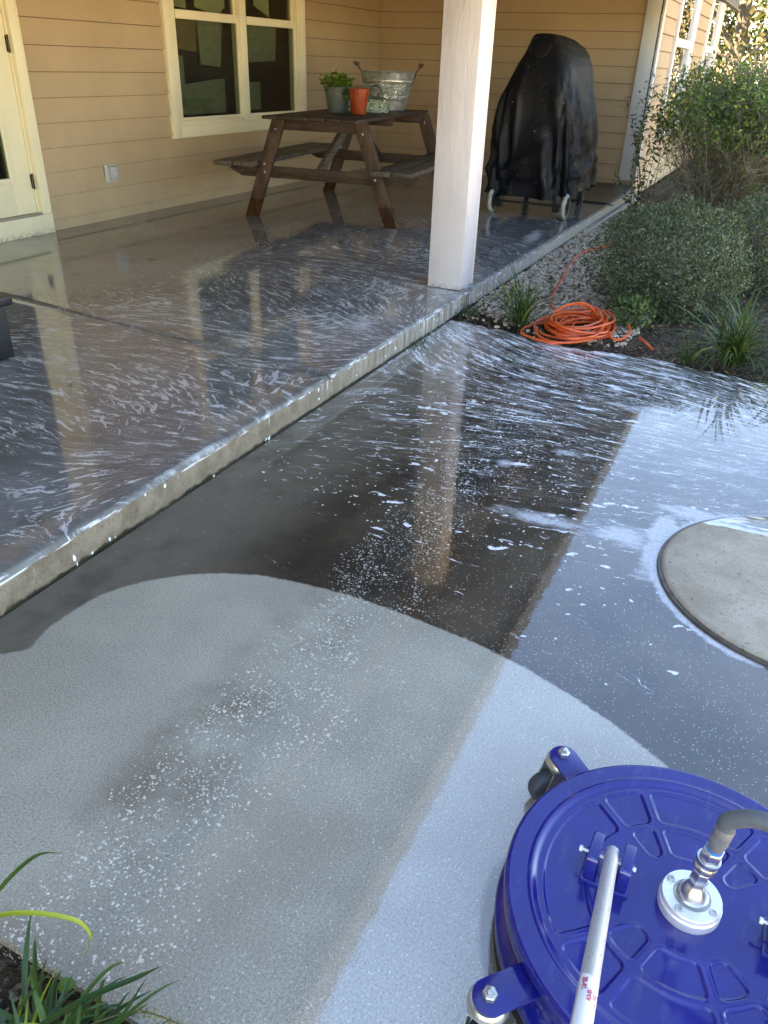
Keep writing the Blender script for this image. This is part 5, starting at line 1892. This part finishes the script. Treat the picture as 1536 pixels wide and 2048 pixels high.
# ================================================================== PLANTS
def blades(n, c, lmin, lmax, wid, spread, lean=None, seg=8, droop=1.0, zb=0.0):
    """strap leaves rising from a crown and arching over"""
    V, F, RD = [], [], []
    for k in range(n):
        a = random.random() * 6.28
        L = random.uniform(lmin, lmax)
        th0 = random.gauss(0, 1) * 0.16 + spread * random.random()
        b0 = Vector(c) + Vector((random.gauss(0, 0.03), random.gauss(0, 0.03), zb))
        o = Vector((math.cos(a), math.sin(a), 0))
        if lean is not None:
            o = (o + Vector(lean)).normalized()
        s = Vector((-o.y, o.x, 0))
        p = b0.copy()
        bend = random.uniform(0.5, 1.6) * droop
        wd = wid * random.uniform(0.7, 1.15)
        tw = random.uniform(-0.5, 0.5)
        base = len(V)
        for i in range(seg + 1):
            q = i / seg
            th = th0 + bend * q ** 1.6 * 1.1
            d = o * math.sin(th) + Vector((0, 0, math.cos(th)))
            if i:
                p = p + d * (L / seg)
            if p.z < 0.006:
                p.z = 0.006
            ww = wd * (0.55 + 0.9 * q if q < 0.4 else 0.91 * (1 - ((q - 0.4) / 0.6) ** 2.2)) * 0.5 + 0.0002
            sd_ = (s * math.cos(tw * q) + d.cross(s) * math.sin(tw * q))
            up = d.cross(sd_)
            V += [p - sd_ * ww + up * ww * 0.35, p, p + sd_ * ww + up * ww * 0.35]
        rr = random.random()
        for i in range(seg):
            q = base + 3 * i
            F += [(q, q + 1, q + 4, q + 3), (q + 1, q + 2, q + 5, q + 4)]
            RD += [rr, rr]
    return np.array([tuple(v) for v in V]), np.array(F), RD


def grass_clump(name, c, n, lmin, lmax, wid, spread, mat, label, cat, group, lean=None, droop=1.0, extra=None):
    o = thing(name, c, label, cat, group)
    V, F, RD = blades(n, c, lmin, lmax, wid, spread, lean, droop=droop)
    np_mesh('leaf_blades', V, F, mat, o, fattrs=dict(rnd=RD), smooth=True)
    return o


M_LIR = leaf_mat('liriope_leaf', (0.030, 0.062, 0.018), (0.075, 0.125, 0.035), (0.30, 0.30, 0.035), 0.38)
grass_clump('grass_clump', (4.19, 1.15, 0), 85, 0.22, 0.40, 0.010, 0.75, M_LIR, 'dark green strappy grass clump between the porch post and the orange hose', 'ornamental grass', 'strappy grass clumps along the patio')
g2 = grass_clump('grass_clump', (4.12, 0.05, 0), 150, 0.25, 0.44, 0.012, 1.0, M_LIR, 'large strappy grass clump at the right under the round bush', 'ornamental grass', 'strappy grass clumps along the patio', lean=(-0.15, 0.05, 0))
g3 = grass_clump('grass_clump', (4.06, -0.26, 0), 110, 0.22, 0.38, 0.011, 1.1, M_LIR, 'sprawling strappy grass clump at the right edge of the photo', 'ornamental grass', 'strappy grass clumps along the patio', lean=(-0.3, 0.0, 0))
g4 = grass_clump('grass_clump', (4.02, 0.24, 0), 46, 0.10, 0.22, 0.008, 1.2, M_LIR, 'short flat tuft of grass beside the foamy patio edge', 'ornamental grass', 'strappy grass clumps along the patio', lean=(-0.2, 0.2, 0))

# near plants at the bottom left
NP = Vector((0.30, 0.63, -0.02))
M_LIR2 = leaf_mat('near_strap_leaf', (0.022, 0.065, 0.022), (0.075, 0.15, 0.028), (0.36, 0.40, 0.03), 0.35)
npl = thing('border_plant', NP, 'strap leaved border plant with arching leaves at the bottom left corner', 'plant')
random.seed(5)
V, F, RD = blades(150, NP, 0.10, 0.22, 0.009, 1.35, lean=(0.0, -0.15, 0), droop=1.35)
np_mesh('leaf_blades', V, F, M_LIR2, npl, fattrs=dict(rnd=RD), smooth=True)


def strap(pts, wid, rnd, name='arching_leaf'):
    P = catmull(pts, 6)
    V, F = [], []
    n = len(P)
    for i, p in enumerate(P):
        d = (P[min(i + 1, n - 1)] - P[max(i - 1, 0)]).normalized()
        s = d.cross(Vector((0, 0, 1)))
        s = s.normalized() if s.length > 0.05 else Vector((0, 1, 0))
        up = s.cross(d)
        q = i / (n - 1)
        ww = wid * 0.5 * (0.6 + 1.0 * q if q < 0.4 else 1 - ((q - 0.4) / 0.6) ** 2.5) + 0.0003
        V += [p - s * ww + up * ww * 0.3, p, p + s * ww + up * ww * 0.3]
    for i in range(n - 1):
        q = 3 * i
        F += [(q, q + 1, q + 4, q + 3), (q + 1, q + 2, q + 5, q + 4)]
    np_mesh(name, np.array([tuple(v) for v in V]), np.array(F), M_LIR2, npl, fattrs=dict(rnd=[rnd] * len(F)), smooth=True)


strap([(0.29, 0.83, -0.02), (0.33, 0.80, 0.12), (0.39, 0.775, 0.20), (0.45, 0.752, 0.232), (0.49, 0.742, 0.20)], 0.0085, 0.55)
strap([(0.26, 0.86, -0.02), (0.31, 0.80, 0.16), (0.37, 0.735, 0.215), (0.425, 0.665, 0.18), (0.435, 0.650, 0.12), (0.422, 0.675, 0.075)], 0.0075, 0.99)
strap([(0.25, 0.72, -0.02), (0.30, 0.66, 0.08), (0.36, 0.60, 0.13), (0.42, 0.55, 0.135), (0.46, 0.545, 0.105)], 0.0095, 0.15)
strap([(0.24, 0.68, -0.02), (0.30, 0.62, 0.05), (0.37, 0.56, 0.085), (0.43, 0.545, 0.12)], 0.0085, 0.25)
strap([(0.22, 0.62, -0.02), (0.28, 0.58, 0.06), (0.35, 0.52, 0.09), (0.41, 0.49, 0.10)], 0.0085, 0.1)
mb = MB()
p_ = catmull([(0.30, 0.66, 0.03), (0.36, 0.60, 0.07), (0.41, 0.55, 0.065), (0.435, 0.505, 0.03), (0.44, 0.47, 0.01)], 6)
mb.tube(p_, 0.0012, 5)
mb.build('seed_stem', simple('brown_stem', (0.10, 0.075, 0.03), 0.6), npl)
nb = 160
k = rng.integers(len(p_) // 2, len(p_), nb)
base = np.array([tuple(p_[i]) for i in k]) + rng.normal(size=(nb, 3)) * 0.003
V, F, rd = leaf_quads(base, unit(nb), unit(nb), 0.004 + 0.004 * rng.random(nb), np.full(nb, 0.003))
np_mesh('seed_head', V, F, leaf_mat('seed_head', (0.16, 0.17, 0.04), (0.34, 0.33, 0.12)), npl, fattrs=dict(rnd=rd))

bl = thing('broadleaf_plant', (0.28, 0.58, -0.03), 'low broad leaved yellow green plant under the arching straps at the bottom left', 'plant')
n = 80
base = np.stack([0.30 + 0.06 * rng.normal(size=n), 0.57 + 0.08 * rng.normal(size=n), -0.01 + 0.07 * rng.random(n)], 1)
base[:, 0] = np.where(base[:, 0] > 0.40, 0.36 - 0.12 * rng.random(n), base[:, 0])
d = unit(n) * [1, 1, 0.35] + [0.15, 0, 0.3]
d /= np.linalg.norm(d, axis=1, keepdims=True)
nn = np.tile([0, 0, 1.0], (n, 1)) + 0.45 * unit(n)
s_ = np.cross(d, nn)
s_ /= np.linalg.norm(s_, axis=1, keepdims=True)
up = np.cross(s_, d)
LL = (0.018 + 0.020 * rng.random(n))[:, None]
WW = LL * (0.30 + 0.12 * rng.random(n))[:, None]
stn = [(0.0, 0.04), (0.15, 0.55), (0.35, 0.95), (0.55, 1.0), (0.75, 0.78), (0.92, 0.35), (1.0, 0.02)]
rows_ = []
for (q, ww) in stn:
    mid_ = base + d * LL * q - up * LL * 0.22 * q * q
    rows_ += [mid_ + s_ * WW * ww + up * WW * ww * 0.25, mid_, mid_ - s_ * WW * ww + up * WW * ww * 0.25]
V = np.stack(rows_, 1).reshape(-1, 3)
o_ = np.arange(n)[:, None] * 21
F = np.concatenate([o_ + np.array([[3 * i + k, 3 * i + k + 1, 3 * i + k + 4, 3 * i + k + 3]]) for i in range(6) for k in (0, 1)])
np_mesh('leaves', V, F, leaf_mat('broad_leaf', (0.05, 0.11, 0.015), (0.14, 0.22, 0.03), (0.30, 0.33, 0.05)), bl, fattrs=dict(rnd=np.tile(rng.random(n), 12)), smooth=True)
mb = MB()
for p in base:
    mb.tube([(0.28 + random.gauss(0, .02), 0.58 + random.gauss(0, .02), -0.04), tuple(p)], 0.0012, 4)
mb.build('stems', simple('pale_stem', (0.2, 0.16, 0.09), 0.6), bl)


def shrub(name, c, rx, ry, rz, nleaf, ll, mat, label, cat, group, zc=None, twigs=160, lump=0.22, seed=0, tmat=None, shell=0.45, sparse=0.0):
    """rounded bush: twigs from the foot plus thousands of small leaves in the outer shell"""
    o = thing(name, (c[0], c[1], 0), label, cat, group)
    zc = rz * 0.85 if zc is None else zc
    n = nleaf
    d = unit(int(n * 1.5))
    lum = 1 + lump * (vnoise(d + [seed * 3.3, 0, 0], 51 + seed, 2.6) - 0.5) * 2 + 0.5 * lump * (vnoise(d + [seed, 0, 0], 52 + seed, 6.5) - 0.5) * 2
    depth = 1 - shell * rng.random(len(d)) ** 1.7
    P = d * (lum * depth)[:, None] * [rx, ry, rz] + [c[0], c[1], zc]
    gaps = vnoise(P, 60 + seed, 9.0)
    keep = (P[:, 2] > 0.015) & (gaps > 0.30 + sparse * 0.3)
    P, d = P[keep][:n], d[keep][:n]
    n = len(P)
    dd = d * 0.45 + unit(n) * 0.9 + [0, 0, 0.3]
    V, F, rd = leaf_quads(P, dd, unit(n) * 0.8 + d * 1.0 + [0, 0, 0.3], ll * (0.6 + 0.8 * rng.random(n)), ll * 0.5 * (0.7 + 0.6 * rng.random(n)), 0.15)
    np_mesh('foliage', V, F, mat, o, fattrs=dict(rnd=rd))
    mb = MB()
    for k in range(twigs):
        i = random.randrange(n)
        q = Vector(P[i])
        b0 = Vector((c[0] + random.gauss(0, rx * 0.16), c[1] + random.gauss(0, ry * 0.16), -0.02))
        m_ = (b0 + q) / 2 + Vector((random.gauss(0, rx * 0.1), random.gauss(0, ry * 0.1), rz * 0.12))
        mb.tube([b0, m_, q, q + (q - m_) * 0.12], [0.004, 0.0028, 0.0014, 0.0006], 4, cap=False)
    mb.build('twigs', tmat or simple('shrub_twig', (0.13, 0.105, 0.075), 0.8), o)
    return o


M_BOX = leaf_mat('small_shrub_leaf', (0.024, 0.044, 0.020), (0.090, 0.125, 0.060), (0.24, 0.28, 0.16), 0.35)
M_BOX2 = leaf_mat('pale_shrub_leaf', (0.035, 0.060, 0.028), (0.095, 0.13, 0.065), (0.24, 0.27, 0.10), 0.4)
shrub('shrub', (4.98, 0.52, 0), 0.50, 0.44, 0.34, 27000, 0.018, M_BOX, 'rounded dark green clipped shrub behind the orange hose', 'shrub', 'shrubs in the bed along the house', zc=0.27, seed=1, lump=0.16)
shrub('shrub', (5.9, 0.02, 0), 0.52, 0.42, 0.32, 13000, 0.020, M_BOX2, 'low rounded pale green shrub at the right behind the dark one', 'shrub', 'shrubs in the bed along the house', zc=0.29, seed=2)
shrub('sprig', (4.46, 0.60, 0), 0.10, 0.12, 0.10, 420, 0.030, leaf_mat('sprig_leaf', (0.04, 0.085, 0.025), (0.10, 0.16, 0.045), (0.2, 0.25, 0.08)), 'small leafy sprig growing beside the hose coil', 'plant', None, zc=0.09, twigs=30, seed=3)


# tall loose shrub: upright stems, fine twigs low down, leaves towards the top
def tall_shrub(c, r, h, nstem, nleaf, label, seed, sx=1.0, mat=None, low=0.42):
    o = thing('tall_shrub', (c[0], c[1], 0), label, 'shrub', 'tall shrubs against the side wall')
    random.seed(seed)
    mb = MB()
    tips = []
    for k in range(nstem):
        a = random.random() * 6.28
        q = math.sqrt(random.random())
        b0 = Vector((c[0] + 0.35 * r * sx * q * math.cos(a), c[1] + 0.35 * r * q * math.sin(a), -0.03))
        hh = h * random.uniform(0.55, 1.0) * (1 - 0.25 * q)
        e = Vector((c[0] + r * sx * q * math.cos(a) * 1.05, c[1] + r * q * math.sin(a) * 1.05, hh))
        m1 = b0.lerp(e, 0.35) + Vector((random.gauss(0, .06), random.gauss(0, .06), 0.05))
        m2 = b0.lerp(e, 0.7) + Vector((random.gauss(0, .08), random.gauss(0, .08), 0.06))
        pts = catmull([b0, m1, m2, e], 4)
        rad = [0.0055 * (1 - 0.85 * i / (len(pts) - 1)) + 0.0008 for i in range(len(pts))]
        mb.tube(pts, rad, 4, cap=False)
        for i in range(3, len(pts)):
            tips.append(pts[i])
            for _ in range(4):
                d = Vector((random.gauss(0, 1), random.gauss(0, 1), random.gauss(0.3, 0.7))).normalized()
                L = random.uniform(0.06, 0.24)
                p1 = pts[i] + d * L * 0.5 + Vector((0, 0, random.uniform(-.02, .02)))
                p2 = pts[i] + d * L + Vector((random.gauss(0, .02), random.gauss(0, .02), -0.02))
                mb.tube([pts[i], p1, p2], [0.0018, 0.0013, 0.0006], 3, cap=False)
                tips += [p1, p2, p2]
    mb.build('stems', simple('grey_brown_twig', (0.17, 0.14, 0.095), 0.8), o)
    T = np.array([tuple(p) for p in tips])
    wgt = np.clip((T[:, 2] / h - low) / 0.3, 0.06, 1.0)
    idx_ = rng.choice(len(T), nleaf, p=wgt / wgt.sum())
    base = T[idx_] + rng.normal(size=(nleaf, 3)) * 0.022
    V, F, rd = leaf_quads(base, unit(nleaf) + [0, 0, 0.3], unit(nleaf) + [0, 0, 0.8], 0.024 + 0.024 * rng.random(nleaf), 0.012 + 0.010 * rng.random(nleaf), 0.15, 0.1)
    np_mesh('foliage', V, F, mat, o, fattrs=dict(rnd=rd))
    return o


M_TALL = leaf_mat('tall_shrub_leaf', (0.045, 0.090, 0.024), (0.130, 0.215, 0.045), (0.32, 0.38, 0.06), 0.35, 0.35)
tall_shrub((7.7, 0.35, 0), 0.80, 1.50, 150, 17000, 'big loose twiggy shrub with green top rising by the side wall', 3, mat=M_TALL)
tall_shrub((9.3, 0.55, 0), 0.75, 1.62, 90, 9000, 'tall green shrub further back under the side windows', 8, mat=M_TALL, low=0.3)
tall_shrub((7.4, -0.75, 0), 0.8, 1.45, 100, 9500, 'bushy tall shrub cut off by the right edge of the photo', 9, mat=M_TALL, low=0.35)

# slender leafy shrub in front of the corner board
o = thing('slender_shrub', (7.6, 1.22, 0), 'slender shrub with glossy oval leaves in front of the white corner board', 'shrub')
random.seed(21)
mb = MB()
base, dirs = [], []
for k in range(15):
    e = Vector((7.6 + random.gauss(0, 0.16), 1.20 + random.gauss(0, 0.13), random.uniform(0.35, 1.22)))
    b0 = Vector((7.6 + random.gauss(0, .05), 1.16 + random.gauss(0, .05), -0.02))
    pts = catmull([b0, b0.lerp(e, 0.5) + Vector((random.gauss(0, .04), random.gauss(0, .04), 0)), e], 7)
    mb.tube(pts, [0.0045 * (1 - 0.8 * i / (len(pts) - 1)) for i in range(len(pts))], 5, cap=False)
    for i in range(4, len(pts)):
        for _ in range(3 if i > 8 else 2):
            base.append(tuple(pts[i]))
            dirs.append((random.gauss(0, 1), random.gauss(0, 1), random.gauss(0.5, 0.4)))
mb.build('stems', simple('grey_brown_twig', (0.17, 0.14, 0.095), 0.8), o)
base, dirs = np.array(base), np.array(dirs)
n = len(base)
V, F, rd = leaf_quads(base, dirs, np.tile([0, 0, 1.0], (n, 1)) + 0.5 * unit(n), 0.045 + 0.03 * rng.random(n), 0.018 + 0.012 * rng.random(n), 0.12, 0.1)
np_mesh('foliage', V, F, leaf_mat('oval_leaf', (0.022, 0.050, 0.018), (0.060, 0.105, 0.035), (0.12, 0.18, 0.06), 0.25), o, fattrs=dict(rnd=rd))

# weeds in the joint at the foot of the slab
wd = thing('weed', (3.62, 1.50, 0), 'tiny green weeds growing in the joint at the slab foot', 'weed')
n = 90
base = np.stack([3.62 + 0.11 * rng.normal(size=n), 1.505 + 0.012 * rng.normal(size=n).clip(-1.5, 1.2), 0.002 + 0.015 * rng.random(n)], 1)
V, F, rd = leaf_quads(base, unit(n) + [0, -0.3, 0.8], unit(n), 0.012 + 0.014 * rng.random(n), np.full(n, 0.006))
np_mesh('leaves', V, F, M_BOX2, wd, fattrs=dict(rnd=rd))
wd = thing('weed', (4.22, 1.47, 0), 'low green weed where slab, patio and gravel meet', 'weed')
n = 130
base = np.stack([4.22 + 0.06 * rng.normal(size=n), 1.46 + 0.03 * rng.normal(size=n).clip(-2, 1.5), 0.004 + 0.035 * rng.random(n)], 1)
V, F, rd = leaf_quads(base, unit(n) + [0, -0.2, 0.6], unit(n), 0.018 + 0.018 * rng.random(n), np.full(n, 0.009))
np_mesh('leaves', V, F, M_BOX2, wd, fattrs=dict(rnd=rd))

# ================================================================== BACKGROUND TREES
M_TREE = leaf_mat('background_leaf', (0.022, 0.034, 0.008), (0.06, 0.075, 0.016), (0.12, 0.11, 0.035), 0.5, 0.3)
M_DRY = leaf_mat('dry_leaf', (0.04, 0.032, 0.014), (0.10, 0.08, 0.034), (0.17, 0.14, 0.07), 0.6, 0.25)


def tree(c, h, r, nleaf, mat, label, seed, group='trees beyond the house'):
    o = thing('tree', (c[0], c[1], -0.08), label, 'tree', group)
    random.seed(seed)
    mb = MB()
    T = []
    z0 = -0.1
    mb.tube([(c[0], c[1], z0), (c[0] + 0.1, c[1], h * 0.3), (c[0] - 0.1, c[1] + 0.1, h * 0.7)], [r * 0.09, r * 0.07, r * 0.03], 8)
    for k in range(26):
        a = random.random() * 6.28
        b0 = Vector((c[0], c[1], h * random.uniform(0.08, 0.6)))
        e = b0 + Vector((r * random.uniform(0.5, 1) * math.cos(a), r * random.uniform(0.5, 1) * math.sin(a), h * random.uniform(0.0, 0.38)))
        m_ = b0.lerp(e, 0.5) + Vector((0, 0, 0.1 * r))
        mb.tube([b0, m_, e], [r * 0.03, r * 0.018, r * 0.006], 5, cap=False)
        T += [m_, e, e, b0.lerp(e, 0.75)]
    mb.build('trunk', simple('bark', (0.14, 0.11, 0.08), 0.9, 0.3, 8), o)
    T = np.array([tuple(p) for p in T])
    i = rng.integers(0, len(T), nleaf)
    base = T[i] + rng.normal(size=(nleaf, 3)) * r * 0.16
    base = base[base[:, 2] > 0]
    n = len(base)
    V, F, rd = leaf_quads(base, unit(n) + [0, 0, -0.2], unit(n) + [0, 0, 0.5], 0.10 + 0.10 * rng.random(n), 0.05 + 0.05 * rng.random(n), 0.1)
    np_mesh('crown', V, F, mat, o, fattrs=dict(rnd=rd))
    return o


TL = [((19, -0.9), 5.0, 1.9, M_DRY, 'dry tan leaved tree just beyond the far house corner'),
      ((22, 1.8), 6.0, 2.3, M_TREE, 'green tree standing behind the house corner'),
      ((18.5, -4.2), 4.6, 2.2, M_TREE, 'sunlit green tree at the far right beyond the shrubs'),
      ((24.5, -2.5), 7.5, 2.8, M_TREE, 'tall green tree filling the gap behind the dry one'),
      ((28, 0.6), 7.0, 2.8, M_TREE, 'distant tree furthest behind the house end'),
      ((26.5, -6.5), 7.5, 3.0, M_DRY, 'distant brownish tree right of the tall green one')]
for i, (c, h, r, m, lab) in enumerate(TL):
    tree(c, h, r, 7000, m, lab, 30 + i)
# bare whitish brush in front of the trees
o = thing('bare_shrub', (16.6, 0.4, -0.08), 'bare pale branching shrub catching sun beyond the house corner', 'shrub')
mb = MB()
random.seed(77)


def branch(p, d, L, r, lev):
    pts = [p]
    for k in range(4):
        d = (d + Vector((random.gauss(0, .25), random.gauss(0, .25), random.gauss(0, .2)))).normalized()
        p = p + d * L / 4
        pts.append(p)
    mb.tube(pts, [r, r * 0.9, r * 0.8, r * 0.7, r * 0.6], 5, cap=False)
    if lev:
        for k in range(3):
            branch(pts[random.choice((2, 3, 4))], (d + Vector((random.gauss(0, .7), random.gauss(0, .7), random.gauss(0, .5)))).normalized(), L * 0.68, r * 0.6, lev - 1)


for k in range(9):
    branch(Vector((16.6 + random.gauss(0, .25), 0.4 + random.gauss(0, .4), -0.1)), Vector((random.gauss(0, .25), random.gauss(0, .3), 1)).normalized(), 1.15, 0.022, 3)
mb.build('branches', simple('bleached_branch', (0.36, 0.31, 0.25), 0.8), o)
